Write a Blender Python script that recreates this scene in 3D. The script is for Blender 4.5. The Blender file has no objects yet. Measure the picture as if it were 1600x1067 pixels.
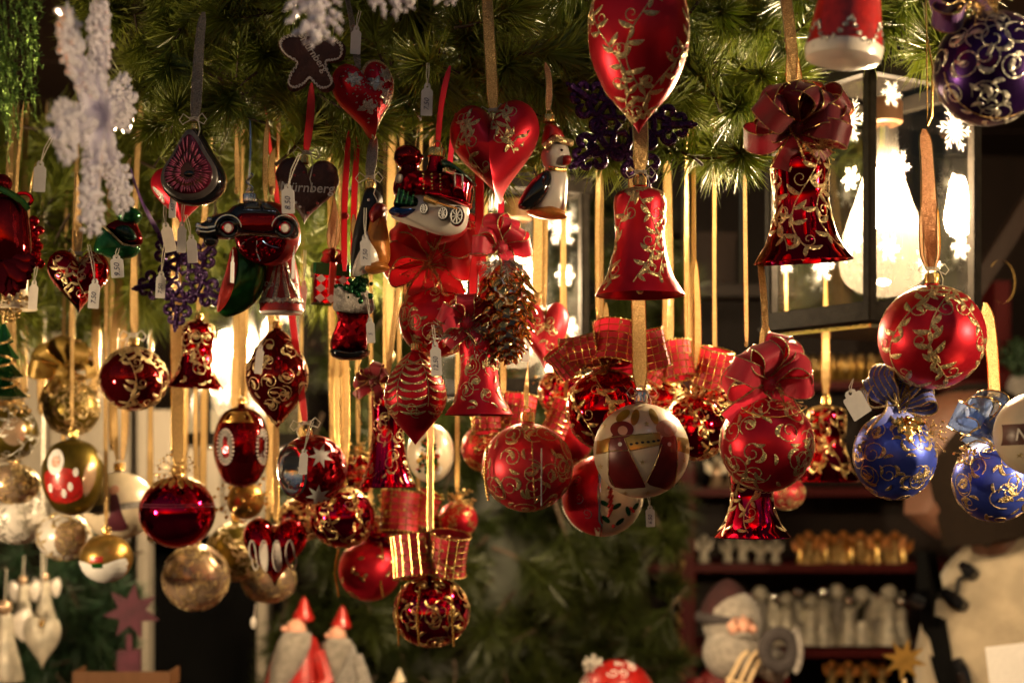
import bpy, math, random
from math import sin, cos, pi, radians, sqrt, exp
from mathutils import Vector, Matrix, Euler
from mathutils.geometry import tessellate_polygon

scene = bpy.context.scene
COL = scene.collection
# ---------------------------------------------------------------- camera
F = 2198.0      # focal length in photo pixels (1600 px wide)
HY = 700.0      # horizon row
CZ = 1.6        # eye height
cd = bpy.data.cameras.new("camera")
cd.sensor_width = 36; cd.lens = F / 1600 * 36
cd.shift_y = (HY - 533.5) / 1600
cd.clip_start = .05; cd.clip_end = 200
cd.dof.use_dof = True; cd.dof.focus_distance = 1.09; cd.dof.aperture_fstop = 5.6; cd.dof.aperture_blades = 0
cam = bpy.data.objects.new("camera", cd); COL.objects.link(cam)
cam.location = (0, 0, CZ); cam.rotation_euler = (radians(90), 0, 0)
scene.camera = cam
# ---------------------------------------------------------------- world: night sky, very dim moon
w = bpy.data.worlds.new("World"); scene.world = w; w.use_nodes = True
nt = w.node_tree
sky = nt.nodes.new('ShaderNodeTexSky'); sky.sky_type = 'NISHITA'; sky.sun_disc = False
sky.sun_elevation = radians(-0.3); sky.sun_rotation = radians(200)
nt.links.new(sky.outputs[0], nt.nodes['Background'].inputs[0])
nt.nodes['Background'].inputs[1].default_value = .09
sl = bpy.data.lights.new("moon", 'SUN'); sl.energy = .02; sl.angle = radians(.5); sl.color = (.75, .85, 1)
so = bpy.data.objects.new("moon", sl); COL.objects.link(so); so.rotation_euler = (radians(40), 0, radians(20))
scene.view_settings.view_transform = 'Standard'; scene.view_settings.look = 'None'
scene.view_settings.gamma = 1; scene.view_settings.use_curve_mapping = False
scene.view_settings.exposure = 1.2
scene.cycles.use_denoising = True
scene.cycles.max_bounces = 8; scene.cycles.diffuse_bounces = 3; scene.cycles.glossy_bounces = 4
scene.cycles.transmission_bounces = 6; scene.cycles.transparent_max_bounces = 16
scene.cycles.caustics_reflective = False; scene.cycles.caustics_refractive = False
scene.cycles.sample_clamp_indirect = 6
BULB = 1700.0
WARM = (1.0, .72, .44)

# ---------------------------------------------------------------- materials
MATS = {}
def pm(name, base, metal=0.0, rough=.5, noise=0, nscale=60, bump=0, bscale=300, coat=0, trans=0, sub=0, col2=None, sheen=0, dark=.6, emis=None):
    if name in MATS: return MATS[name]
    m = bpy.data.materials.new(name); m.use_nodes = True; n = m.node_tree; L = n.links
    b = n.nodes['Principled BSDF']
    b.inputs['Base Color'].default_value = (*base, 1)
    b.inputs['Metallic'].default_value = metal; b.inputs['Roughness'].default_value = rough
    b.inputs['Coat Weight'].default_value = coat; b.inputs['Coat Roughness'].default_value = .08
    b.inputs['Transmission Weight'].default_value = trans
    if sheen: b.inputs['Sheen Weight'].default_value = sheen
    if sub:
        b.inputs['Subsurface Weight'].default_value = sub; b.inputs['Subsurface Scale'].default_value = .01
    if emis: b.inputs['Emission Color'].default_value = (*emis[0], 1); b.inputs['Emission Strength'].default_value = emis[1]
    tc = n.nodes.new('ShaderNodeTexCoord')
    if noise or col2:
        t = n.nodes.new('ShaderNodeTexNoise'); t.inputs['Scale'].default_value = nscale; t.inputs['Detail'].default_value = 5
        L.new(tc.outputs['Object'], t.inputs['Vector'])
        mx = n.nodes.new('ShaderNodeMix'); mx.data_type = 'RGBA'
        c2 = col2 or tuple(c * dark for c in base)
        mx.inputs[6].default_value = (*base, 1); mx.inputs[7].default_value = (*c2, 1)
        r = n.nodes.new('ShaderNodeMapRange'); r.inputs[1].default_value = .35; r.inputs[2].default_value = .65
        L.new(t.outputs[0], r.inputs[0]); L.new(r.outputs[0], mx.inputs[0]); L.new(mx.outputs[2], b.inputs['Base Color'])
        rr = n.nodes.new('ShaderNodeMapRange'); rr.inputs[3].default_value = max(0, rough - .06); rr.inputs[4].default_value = min(1, rough + .08)
        L.new(t.outputs[0], rr.inputs[0]); L.new(rr.outputs[0], b.inputs['Roughness'])
    if bump:
        t2 = n.nodes.new('ShaderNodeTexNoise'); t2.inputs['Scale'].default_value = bscale; t2.inputs['Detail'].default_value = 4
        L.new(tc.outputs['Object'], t2.inputs['Vector'])
        bp = n.nodes.new('ShaderNodeBump'); bp.inputs['Strength'].default_value = bump; bp.inputs['Distance'].default_value = .001
        L.new(t2.outputs[0], bp.inputs['Height']); L.new(bp.outputs[0], b.inputs['Normal'])
    MATS[name] = m; return m

def glitter(name, base, scale=1600, dark=.4, metal=.85, tr=0):
    """flakes: every voronoi cell tilts and tints its own way"""
    if name in MATS: return MATS[name]
    m = bpy.data.materials.new(name); m.use_nodes = True; n = m.node_tree; L = n.links
    b = n.nodes['Principled BSDF']; b.inputs['Metallic'].default_value = metal; b.inputs['Roughness'].default_value = .36
    tc = n.nodes.new('ShaderNodeTexCoord'); v = n.nodes.new('ShaderNodeTexVoronoi'); v.inputs['Scale'].default_value = scale
    L.new(tc.outputs['Object'], v.inputs['Vector'])
    bw = n.nodes.new('ShaderNodeSeparateColor'); L.new(v.outputs['Color'], bw.inputs[0])
    mx = n.nodes.new('ShaderNodeMix'); mx.data_type = 'RGBA'
    mx.inputs[6].default_value = (*[c * dark for c in base], 1); mx.inputs[7].default_value = (*base, 1)
    L.new(bw.outputs[0], mx.inputs[0]); L.new(mx.outputs[2], b.inputs['Base Color'])
    g = n.nodes.new('ShaderNodeNewGeometry'); s = n.nodes.new('ShaderNodeVectorMath'); s.operation = 'SUBTRACT'
    s.inputs[1].default_value = (.5, .5, .5); L.new(v.outputs['Color'], s.inputs[0])
    sc = n.nodes.new('ShaderNodeVectorMath'); sc.operation = 'SCALE'; sc.inputs['Scale'].default_value = 1.0; L.new(s.outputs[0], sc.inputs[0])
    a = n.nodes.new('ShaderNodeVectorMath'); a.operation = 'ADD'; L.new(g.outputs['Normal'], a.inputs[0]); L.new(sc.outputs[0], a.inputs[1])
    nn = n.nodes.new('ShaderNodeVectorMath'); nn.operation = 'NORMALIZE'; L.new(a.outputs[0], nn.inputs[0]); L.new(nn.outputs[0], b.inputs['Normal'])
    if tr:
        t = n.nodes.new('ShaderNodeBsdfTranslucent'); L.new(mx.outputs[2], t.inputs[0]); x = n.nodes.new('ShaderNodeMixShader'); x.inputs[0].default_value = tr
        L.new(b.outputs[0], x.inputs[1]); L.new(t.outputs[0], x.inputs[2]); L.new(x.outputs[0], n.nodes['Material Output'].inputs[0])
    MATS[name] = m; return m

def emit(name, col, st):
    m = bpy.data.materials.new(name); m.use_nodes = True; n = m.node_tree
    n.nodes.remove(n.nodes['Principled BSDF']); e = n.nodes.new('ShaderNodeEmission')
    e.inputs[0].default_value = (*col, 1); e.inputs[1].default_value = st
    n.links.new(e.outputs[0], n.nodes['Material Output'].inputs[0]); MATS[name] = m; return m

def thin(name, tint, gloss=.08, frost=0.0, frostcol=(1, 1, 1)):
    """thin clear sheet: transparent + mirror reflection by fresnel (+ milky translucent share)"""
    m = bpy.data.materials.new(name); m.use_nodes = True; n = m.node_tree; L = n.links
    n.nodes.remove(n.nodes['Principled BSDF'])
    t = n.nodes.new('ShaderNodeBsdfTransparent'); t.inputs[0].default_value = (*tint, 1)
    g = n.nodes.new('ShaderNodeBsdfGlossy'); g.inputs['Roughness'].default_value = .03
    lw = n.nodes.new('ShaderNodeLayerWeight'); lw.inputs[0].default_value = .5
    pw = n.nodes.new('ShaderNodeMath'); pw.operation = 'POWER'; pw.inputs[1].default_value = 5; L.new(lw.outputs['Facing'], pw.inputs[0])
    fr = n.nodes.new('ShaderNodeMath'); fr.operation = 'MULTIPLY_ADD'; fr.inputs[1].default_value = .9; fr.inputs[2].default_value = gloss * .5; L.new(pw.outputs[0], fr.inputs[0])
    mx = n.nodes.new('ShaderNodeMixShader'); L.new(fr.outputs[0], mx.inputs[0]); L.new(t.outputs[0], mx.inputs[1]); L.new(g.outputs[0], mx.inputs[2])
    out = mx.outputs[0]
    if frost:
        tr = n.nodes.new('ShaderNodeBsdfTranslucent'); tr.inputs[0].default_value = (*frostcol, 1)
        m2 = n.nodes.new('ShaderNodeMixShader'); m2.inputs[0].default_value = frost; L.new(out, m2.inputs[1]); L.new(tr.outputs[0], m2.inputs[2]); out = m2.outputs[0]
    L.new(out, n.nodes['Material Output'].inputs[0]); MATS[name] = m; return m

def leafmat(name, base, tr, gloss=.12):
    m = bpy.data.materials.new(name); m.use_nodes = True; n = m.node_tree; L = n.links
    b = n.nodes['Principled BSDF']; b.inputs['Roughness'].default_value = .42; b.inputs['Specular IOR Level'].default_value = gloss * 3
    oi = n.nodes.new('ShaderNodeObjectInfo'); mx = n.nodes.new('ShaderNodeMix'); mx.data_type = 'RGBA'
    g = n.nodes.new('ShaderNodeNewGeometry')
    mx.inputs[6].default_value = (*base, 1); mx.inputs[7].default_value = (base[0] * 1.9, base[1] * 1.5, base[2] * 1.0, 1)
    ad = n.nodes.new('ShaderNodeMath'); ad.operation = 'MULTIPLY_ADD'; ad.inputs[1].default_value = .5
    hl = n.nodes.new('ShaderNodeMath'); hl.operation = 'MULTIPLY'; hl.inputs[1].default_value = .5
    L.new(oi.outputs['Random'], hl.inputs[0]); L.new(g.outputs['Random Per Island'], ad.inputs[0]); L.new(hl.outputs[0], ad.inputs[2])
    L.new(ad.outputs[0], mx.inputs[0]); L.new(mx.outputs[2], b.inputs['Base Color'])
    t = n.nodes.new('ShaderNodeBsdfTranslucent'); L.new(mx.outputs[2], t.inputs[0])
    ms = n.nodes.new('ShaderNodeMixShader'); ms.inputs[0].default_value = tr
    L.new(b.outputs[0], ms.inputs[1]); L.new(t.outputs[0], ms.inputs[2]); L.new(ms.outputs[0], n.nodes['Material Output'].inputs[0])
    MATS[name] = m; return m

def woodmat(name, c1, c2, rough=.55, scale=9):
    m = bpy.data.materials.new(name); m.use_nodes = True; n = m.node_tree; L = n.links; b = n.nodes['Principled BSDF']
    b.inputs['Roughness'].default_value = rough; b.inputs['Specular IOR Level'].default_value = .2
    tc = n.nodes.new('ShaderNodeTexCoord'); mp = n.nodes.new('ShaderNodeMapping'); mp.inputs['Scale'].default_value = (scale, scale, scale * .12)
    L.new(tc.outputs['Object'], mp.inputs[0]); t = n.nodes.new('ShaderNodeTexNoise'); t.inputs['Scale'].default_value = 6; t.inputs['Detail'].default_value = 8
    t.inputs['Distortion'].default_value = 1.5; L.new(mp.outputs[0], t.inputs['Vector'])
    cr = n.nodes.new('ShaderNodeMix'); cr.data_type = 'RGBA'; cr.inputs[6].default_value = (*c1, 1); cr.inputs[7].default_value = (*c2, 1)
    L.new(t.outputs[0], cr.inputs[0]); L.new(cr.outputs[2], b.inputs['Base Color'])
    bp = n.nodes.new('ShaderNodeBump'); bp.inputs['Strength'].default_value = .3; bp.inputs['Distance'].default_value = .002
    L.new(t.outputs[0], bp.inputs['Height']); L.new(bp.outputs[0], b.inputs['Normal']); MATS[name] = m; return m

pm('red_satin', (.62, .011, .030), .7, .36, noise=1, nscale=25, dark=.8, bump=.05, bscale=900)
pm('pink_satin', (.62, .03, .05), .55, .38, noise=1, nscale=25, dark=.85)
pm('red_gloss', (.50, .004, .018), 1, .045, bump=.12, bscale=55)
pm('magenta_gloss', (.55, .004, .05), 1, .05, bump=.12, bscale=55)
pm('dark_red_gloss', (.20, .006, .01), .9, .07, bump=.3, bscale=90)
pm('blue_satin', (.07, .12, .72), .6, .36, noise=1, nscale=25, dark=.75)
pm('purple_satin', (.035, .008, .09), .8, .3, noise=1)
pm('olive_satin', (.18, .13, .02), .8, .33, noise=1)
pm('gold_satin', (.55, .33, .08), .85, .3, noise=1)
pm('gold_metal', (.80, .52, .17), 1, .25, bump=.3, bscale=600)
pm('silver_metal', (.78, .74, .70), 1, .10, bump=.3, bscale=300)
pm('champagne', (.68, .47, .30), .6, .22, noise=1, nscale=40)
pm('cream', (.78, .66, .47), .1, .35, noise=1, nscale=60, dark=.88, coat=.3)
pm('white_pearl', (.80, .74, .66), .1, .3, noise=1, nscale=70, dark=.88, coat=.4)
pm('white_paint', (.80, .78, .74), 0, .4, noise=1, dark=.85)
pm('black_gloss', (.006, .006, .007), 0, .08, coat=.6)
pm('black_dull', (.004, .004, .005), 0, .5, noise=1)
m_ = pm('matte_black', (.003, .003, .003), 0, 1); m_.node_tree.nodes['Principled BSDF'].inputs['Specular IOR Level'].default_value = .05
m_ = pm('iron', (.010, .008, .006), 0, .75, noise=1, nscale=120, bump=.5, bscale=500); m_.node_tree.nodes['Principled BSDF'].inputs['Specular IOR Level'].default_value = .05
pm('green_gloss', (.015, .12, .035), .6, .14, noise=1, nscale=90, bump=.3, bscale=400)
pm('dark_green', (.008, .045, .022), .3, .25, noise=1)
pm('melon_green', (.04, .19, .03), .5, .15, noise=1, nscale=25, col2=(.008, .07, .01))
pm('melon_red', (.55, .03, .02), .1, .4, bump=.8, bscale=500, noise=1)
pm('navy_gloss', (.01, .045, .20), .7, .12)
pm('brown_dough', (.085, .02, .010), 0, .5, noise=1, nscale=120, bump=.8, bscale=500)
pm('icing', (.80, .72, .62), 0, .55, bump=.5, bscale=800)
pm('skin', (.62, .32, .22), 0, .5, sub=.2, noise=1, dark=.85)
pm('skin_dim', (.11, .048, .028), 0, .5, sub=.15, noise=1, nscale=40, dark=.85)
pm('orange_paint', (.60, .22, .04), .2, .35, noise=1, nscale=150, bump=.6, bscale=300)
pm('red_paint', (.45, .015, .012), .1, .32, noise=1, nscale=150, coat=.4, bump=.2, bscale=300)
pm('ribbon_blue', (.13, .17, .62), 0, .4, bump=.35, bscale=1500, sheen=.4)
pm('ribbon_purple', (.07, .01, .13), 0, .4, bump=.3, bscale=1500, sheen=.4)
pm('ribbon_olive', (.30, .19, .04), .4, .4, bump=.3, bscale=1500)
pm('paper', (.70, .67, .64), 0, .7, noise=1, nscale=200, dark=.92)
pm('paper_warm', (.76, .68, .58), 0, .7, noise=1, nscale=200, dark=.9)
pm('ink', (.02, .025, .09), 0, .6)
pm('string', (.72, .66, .55), 0, .8, bump=1, bscale=2500)
pm('stem', (.05, .03, .015), 0, .8, bump=1, bscale=700)
pm('coat_wool', (.33, .27, .185), 0, .9, noise=1, nscale=30, dark=.75, bump=2, bscale=260, sheen=.3)
pm('wool_grey', (.33, .30, .27), 0, .9, noise=1, nscale=150, bump=1.5, bscale=700, sheen=.4)
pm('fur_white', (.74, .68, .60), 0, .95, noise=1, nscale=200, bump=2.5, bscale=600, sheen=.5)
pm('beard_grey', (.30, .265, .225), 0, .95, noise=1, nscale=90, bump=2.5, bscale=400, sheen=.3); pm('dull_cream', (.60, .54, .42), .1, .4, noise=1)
pm('dark_fur', (.06, .05, .05), 0, .95, noise=1, nscale=200, bump=2.5, bscale=600)
m_ = pm('hair', (.012, .007, .004), 0, 1, noise=1, nscale=200); m_.node_tree.nodes['Principled BSDF'].inputs['Specular IOR Level'].default_value = .15
pm('plum_paint', (.10, .016, .035), 0, .5, noise=1)
pm('paving', (.13, .12, .11), 0, .8, noise=1, nscale=9, bump=1, bscale=60)
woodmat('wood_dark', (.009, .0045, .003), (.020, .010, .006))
woodmat('wood_warm', (.11, .05, .022), (.19, .09, .04))
woodmat('wood_pale', (.50, .36, .20), (.66, .50, .30))
woodmat('wood_red', (.06, .004, .004), (.09, .006, .006))
woodmat('wood_cream', (.24, .21, .17), (.34, .30, .24), .6)
glitter('glitter_gold', (.86, .66, .33), 1500)
glitter('glitter_silver', (.75, .72, .62), 1500)
glitter('glitter_purple', (.055, .008, .10), 1300, .3, .6)
glitter('glitter_green', (.35, .60, .12), 900, .2, .6)
glitter('ribbon_gold', (.64, .42, .17), 2200, .5, .6, .25)
glitter('ribbon_copper', (.62, .34, .18), 2200, .5, .6, .4)
glitter('ribbon_silver', (.42, .36, .28), 2200, .4, .7)
glitter('crackle_red', (.55, .008, .02), 260, .35, 1)
glitter('foil_gold', (.85, .6, .25), 500, .4, 1)
def cloth(name, base, tr, rough=.38, metal=0):
    m = pm(name, base, metal, rough, bump=.35, bscale=1500, sheen=.3); n = m.node_tree; b = n.nodes['Principled BSDF']; o = n.nodes['Material Output']
    t = n.nodes.new('ShaderNodeBsdfTranslucent'); t.inputs[0].default_value = (*base, 1); x = n.nodes.new('ShaderNodeMixShader'); x.inputs[0].default_value = tr
    n.links.new(b.outputs[0], x.inputs[1]); n.links.new(t.outputs[0], x.inputs[2]); n.links.new(x.outputs[0], o.inputs[0]); return m
cloth('ribbon_red', (.74, .028, .065), .25); cloth('ribbon_bright', (.66, .012, .02), .22); cloth('ribbon_dark', (.20, .006, .014), .2); cloth('plaid_red', (.62, .015, .04), .2)
thin('pane_glass', (.97, .98, .97))
thin('frosted_star', (.9, .9, .85), frost=.6, frostcol=(.6, .6, .6))
thin('frosted_glass', (1, .97, .92), frost=.02, frostcol=(1, .9, .75))
thin('crystal', (.93, .93, .96), frost=.30, frostcol=(.85, .83, .92))
thin('organza_blue', (.45, .55, .75), frost=.4, frostcol=(.35, .42, .62))
thin('organza_red', (.75, .25, .12), frost=.5, frostcol=(.5, .04, .03))
pm('crystal_bead', (.86, .83, .92), .25, .07, coat=1)
emit('bulb_glow', WARM, BULB); emit('bulb_soft', WARM, BULB * .45); emit('bulb_main', WARM, BULB * .62)
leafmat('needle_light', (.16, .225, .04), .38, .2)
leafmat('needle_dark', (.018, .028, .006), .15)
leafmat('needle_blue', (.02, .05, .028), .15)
def M(x): return MATS[x] if isinstance(x, str) else x

# ---------------------------------------------------------------- mesh helpers (units: photo pixels at the thing's distance)
def W(px, py, Y): return Vector(((px - 800) / F * Y, Y, CZ + (HY - py) / F * Y))
V = Vector
class MB:
    def __init__(s): s.v = []; s.f = []; s.m = []; s.cur = 0
    def add(s, vs, fs):
        o = len(s.v); s.v += [tuple(p) for p in vs]; s.f += [tuple(i + o for i in f) for f in fs]; s.m += [s.cur] * len(fs); return s
    def grid(s, rows, closed=False):
        n = len(rows[0]); vs = [p for r in rows for p in r]; fs = []
        for i in range(len(rows) - 1):
            for j in range(n if closed else n - 1):
                k = (j + 1) % n; fs.append((i * n + j, i * n + k, (i + 1) * n + k, (i + 1) * n + j))
        return s.add(vs, fs)
    def lathe(s, prof, seg=32, c=(0, 0, 0), sx=1, sy=1, wav=None, rot=None):
        rows = []
        for r, z in prof:
            row = []
            for k in range(seg):
                a = 2 * pi * k / seg; q = r * (1 if wav is None else 1 + wav[1] * cos(wav[0] * a))
                p = V((q * sin(a) * sx, -q * cos(a) * sy, z))
                if rot: p = rot @ p
                row.append(p + V(c))
            rows.append(row)
        return s.grid(rows[::-1], True)
    def tube(s, pts, r, seg=6, closed=False, cap=True):
        pts = [V(p) for p in pts]; n = len(pts); rows = []; up = None
        for i, p in enumerate(pts):
            if closed: t = pts[(i + 1) % n] - pts[i - 1]
            else: t = pts[min(i + 1, n - 1)] - pts[max(i - 1, 0)]
            if t.length < 1e-9: t = V((0, 0, 1))
            t.normalize()
            if up is None: up = V((0, 1, 0)) if abs(t.y) < .8 else V((1, 0, 0))
            b = t.cross(up)
            if b.length < 1e-6: b = t.orthogonal()
            b.normalize(); up = b.cross(t).normalized()
            rr = r[i] if isinstance(r, (list, tuple)) else r
            rows.append([p + (b * cos(2 * pi * k / seg) + up * sin(2 * pi * k / seg)) * rr for k in range(seg)])
        if closed: rows.append(rows[0])
        s.grid(rows, True)
        if cap and not closed:
            s.add(rows[0], [tuple(range(seg))[::-1]]); s.add(rows[-1], [tuple(range(seg))])
        return s
    def strip(s, pts, wd, w):
        rows = []
        for i, p in enumerate(pts):
            d = V(wd[i]) if isinstance(wd, list) else V(wd); ww = w[i] if isinstance(w, list) else w
            d = d.normalized() * ww / 2; rows.append([V(p) - d, V(p), V(p) + d])
        return s.grid(rows)
    def sph(s, c, r, n=8, sz=1, sx=1, sy=1):
        return s.lathe([(max(r * sin(pi * i / n), 1e-4), r * sz * cos(pi * i / n)) for i in range(n + 1)], max(6, int(n * 1.6)), c, sx, sy)
    def ico(s, c, r):
        c = V(c); P = [(0, 0, 1), (1, 0, 0), (0, 1, 0), (-1, 0, 0), (0, -1, 0), (0, 0, -1)]
        q = .62; P2 = [(q, q, q), (-q, q, q), (-q, -q, q), (q, -q, q), (q, q, -q), (-q, q, -q), (-q, -q, -q), (q, -q, -q)]
        vs = [c + V(p) * r for p in P + P2]; fs = []
        for t, (a, b, e) in enumerate([(1, 2, 0), (2, 3, 0), (3, 4, 0), (4, 1, 0)]): m = 6 + t; fs += [(a, b, m), (b, e, m), (e, a, m)]
        for t, (a, b, e) in enumerate([(1, 2, 5), (2, 3, 5), (3, 4, 5), (4, 1, 5)]): m = 10 + t; fs += [(b, a, m), (e, b, m), (a, e, m)]
        return s.add(vs, fs)
    def box(s, c, d, rot=None, bev=0):
        x, y, z = [q / 2 for q in d]; c = V(c)
        b = bev; vs = []
        for sz_ in (-1, 1):
            zz = sz_ * z
            for (xx, yy) in [(-x + b, -y), (x - b, -y), (x, -y + b), (x, y - b), (x - b, y), (-x + b, y), (-x, y - b), (-x, -y + b)] if b else [(-x, -y), (x, -y), (x, y), (-x, y)]:
                vs.append(V((xx, yy, zz)))
        n = len(vs) // 2
        if rot: vs = [rot @ v for v in vs]
        fs = [tuple(range(n))[::-1], tuple(range(n, 2 * n))] + [(i, (i + 1) % n, n + (i + 1) % n, n + i) for i in range(n)]
        return s.add([v + c for v in vs], fs)
    def prism(s, outer, y0, y1, holes=(), fn=None):
        """outline in (x,z), front at y0, back at y1"""
        loops = [list(outer)] + [list(h) for h in holes]
        flat = [p for l in loops for p in l]
        tr = tessellate_polygon([[V((p[0], p[1], 0)) for p in l] for l in loops])
        n = len(flat); fn = fn or (lambda x, y, z: (x, y, z))
        vs = [fn(p[0], y0, p[1]) for p in flat] + [fn(p[0], y1, p[1]) for p in flat]
        fs = []
        for t in tr:
            a, b, c = t; A = V(flat[a]).to_3d(); Bv = V(flat[b]).to_3d(); Cv = V(flat[c]).to_3d()
            up = (Bv - A).cross(Cv - A).z > 0
            f = (a, b, c) if up else (c, b, a)
            fs.append(f); fs.append(tuple(i + n for i in f[::-1]))
        o = 0
        for l in loops:
            k = len(l)
            for i in range(k): fs.append((o + i, o + (i + 1) % k, n + o + (i + 1) % k, n + o + i))
            o += k
        return s.add(vs, fs)

def link_mesh(name, mb, mats, sc=1.0, parent=None, smooth=True, ang=35):
    me = bpy.data.meshes.new(name); me.from_pydata([(x * sc, y * sc, z * sc) for x, y, z in mb.v], [], mb.f)
    for m in (mats if isinstance(mats, (list, tuple)) else [mats]): me.materials.append(M(m))
    if any(mb.m): me.polygons.foreach_set('material_index', mb.m)
    me.validate(); me.update()
    if smooth:
        me.polygons.foreach_set('use_smooth', [True] * len(me.polygons)); me.set_sharp_from_angle(angle=radians(ang))
    o = bpy.data.objects.new(name, me); COL.objects.link(o)
    if parent: o.parent = parent
    return o
class Thing:
    def __init__(s, name, label, cat, px, py, Y, group=None, rot=(0, 0, 0)):
        s.o = bpy.data.objects.new(name, None); COL.objects.link(s.o); s.o.empty_display_size = .02
        s.o.location = W(px, py, Y); s.o.rotation_euler = [radians(a) for a in rot]; s.s = Y / F
        s.o['label'] = label; s.o['category'] = cat
        if group: s.o['group'] = group
        s.px, s.py, s.Y = px, py, Y
    def part(s, name, mb, mats, parent=None, smooth=True, ang=35):
        return link_mesh(name, mb, mats, s.s, parent or s.o, smooth, ang)
def single(name, label, cat, mb, mats, px, py, Y, group=None, kind=None, smooth=True):
    o = link_mesh(name, mb, mats, Y / F, None, smooth); o.location = W(px, py, Y)
    if kind: o['kind'] = kind
    if label: o['label'] = label; o['category'] = cat
    if group: o['group'] = group
    return o
def copytree(o, loc, rz=None, label=None, soft=0):
    c = o.copy(); COL.objects.link(c); c.location = loc
    if rz is not None: c.rotation_euler = (0, 0, rz)
    if label: c['label'] = label
    def rec(a, b, d):
        for ch in a.children:
            if ch is b: continue
            k = ch.copy(); COL.objects.link(k); k.parent = b
            if soft and k.name.startswith('light_bulb'): k.material_slots[0].link = 'OBJECT'; k.material_slots[0].material = M(soft)
            if d < 3: rec(ch, k, d + 1)
    rec(o, c, 1); return c

def text_part(T, string, size, c, mat, rot=0, shear=0.0, bold=0.0, ext=.6, fn=None, parent=None, name='lettering', front=0):
    cu = bpy.data.curves.new('lettering', 'FONT'); cu.body = string; cu.size = size; cu.align_x = 'CENTER'; cu.align_y = 'CENTER'
    cu.shear = shear; cu.offset = bold; cu.extrude = ext if not fn else 0; cu.resolution_u = 3
    tmp = bpy.data.objects.new('tmp_text', cu); COL.objects.link(tmp)
    dg = bpy.context.evaluated_depsgraph_get(); me = bpy.data.meshes.new_from_object(tmp.evaluated_get(dg))
    bpy.data.objects.remove(tmp); bpy.data.curves.remove(cu)
    cr, sr = cos(radians(rot)), sin(radians(rot))
    for v in me.vertices:
        x, y, z = v.co; X = x * cr - y * sr + c[0]; Z = x * sr + y * cr + c[1]
        p = V(fn(X, Z)) if fn else V((X, front - z, Z))
        v.co = p * T.s
    me.materials.append(M(mat)); me.name = name
    o = bpy.data.objects.new(name, me); COL.objects.link(o); o.parent = parent or T.o; return o

# ---------------------------------------------------------------- surfaces that carry glitter drawings
class Rev:
    def __init__(s, prof, sx=1, sy=1):
        s.p = [V((r, z)) for r, z in prof]; s.L = [0]
        for a, b in zip(s.p, s.p[1:]): s.L.append(s.L[-1] + (b - a).length)
        s.len = s.L[-1]; s.sx, s.sy = sx, sy; s.rmax = max(r for r, z in prof)
    def rz(s, b):
        b = min(max(b, 0), s.len * .9999)
        for i in range(len(s.L) - 1):
            if s.L[i + 1] >= b:
                t = (b - s.L[i]) / max(s.L[i + 1] - s.L[i], 1e-6); return s.p[i].lerp(s.p[i + 1], t)
        return s.p[-1]
    def sc(s, a, b): return max(s.rz(b)[0], s.rmax * .22)
    def P(s, a, b):
        r, z = s.rz(b); return V((r * sin(a) * s.sx, -r * cos(a) * s.sy, z))
    def ok(s, a, b): return 0.02 * s.len < b < s.len * .985
class HeartS:
    def __init__(s, w, h, D, back=1):
        s.w, s.h, s.D = w, h, D; s.len = h; s.rmax = w / 2; s.back = back
        s.out = []
        for i in range(72):
            t = 2 * pi * i / 72; s.out.append(heart_pt(t, w, h))
        s.c = V((0, h * .04))
    def rho(s, x, z):
        d = V((x, z)) - s.c; a = math.atan2(d.x, d.y); best = 1e9
        for i in range(72):
            p = V(s.out[i]) - s.c; da = abs((math.atan2(p.x, p.y) - a + pi) % (2 * pi) - pi)
            if da < best: best = da; R = p.length
        return d.length / R
    def depth(s, rho, x, z):
        g = 1 - .35 * exp(-(x / (s.w * .09)) ** 2) * max(0, min(1, (z - s.h * .05) / (s.h * .3)))
        return s.D * sqrt(max(0, 1 - rho ** 2.3)) * g
    def sc(s, a, b): return 1
    def P(s, a, b):
        x, z = a, s.h / 2 - b; return V((x, -s.depth(min(s.rho(x, z), 1), x, z), z))
    def ok(s, a, b): return s.rho(a, s.h / 2 - b) < .93
def heart_pt(t, w, h):
    x = 16 * sin(t) ** 3; z = 13 * cos(t) - 5 * cos(2 * t) - 2 * cos(3 * t) - cos(4 * t)
    return (x / 32 * w, (z + 2.5) / 29 * h)
def stroke(mb, S, pts, hw, h=.7, eps=.25):
    """raised line drawn on surface S through (a,b) points"""
    if len(pts) < 2 or not all(S.ok(a, b) for a, b in pts): return
    P = [S.P(a, b) for a, b in pts]; rows = []
    for i, (a, b) in enumerate(pts):
        d = .01; k = S.sc(a, b); e = 1.0
        du = S.P(a + e / k, b) - S.P(a - e / k, b); dv = S.P(a, b + e) - S.P(a, b - e)
        N = dv.cross(du)
        if N.length < 1e-6: N = V((0, -1, 0))
        N.normalize()
        if N.dot(P[i] - V((0, 0, P[i].z))) < 0: N = -N
        t = P[min(i + 1, len(P) - 1)] - P[max(i - 1, 0)]; B = N.cross(t)
        if B.length < 1e-6: return
        B.normalize(); w = hw[i] if isinstance(hw, list) else hw
        rows.append([P[i] + B * w + N * eps * .2, P[i] + B * w * .7 + N * h, P[i] - B * w * .7 + N * h, P[i] - B * w + N * eps * .2])
    mb.grid(rows)
def leaf(mb, S, a, b, phi, l, w, h=1.0, bend=0):
    pts = []; hw = []
    for i in range(7):
        t = i / 6; f = phi + bend * t; k = S.sc(a, b)
        pts.append((a + cos(f) * t * l / k, b - sin(f) * t * l)); hw.append(max(.15, w * sin(pi * (t * .92 + .06)) ** .8))
    stroke(mb, S, pts, hw, h)
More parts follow.
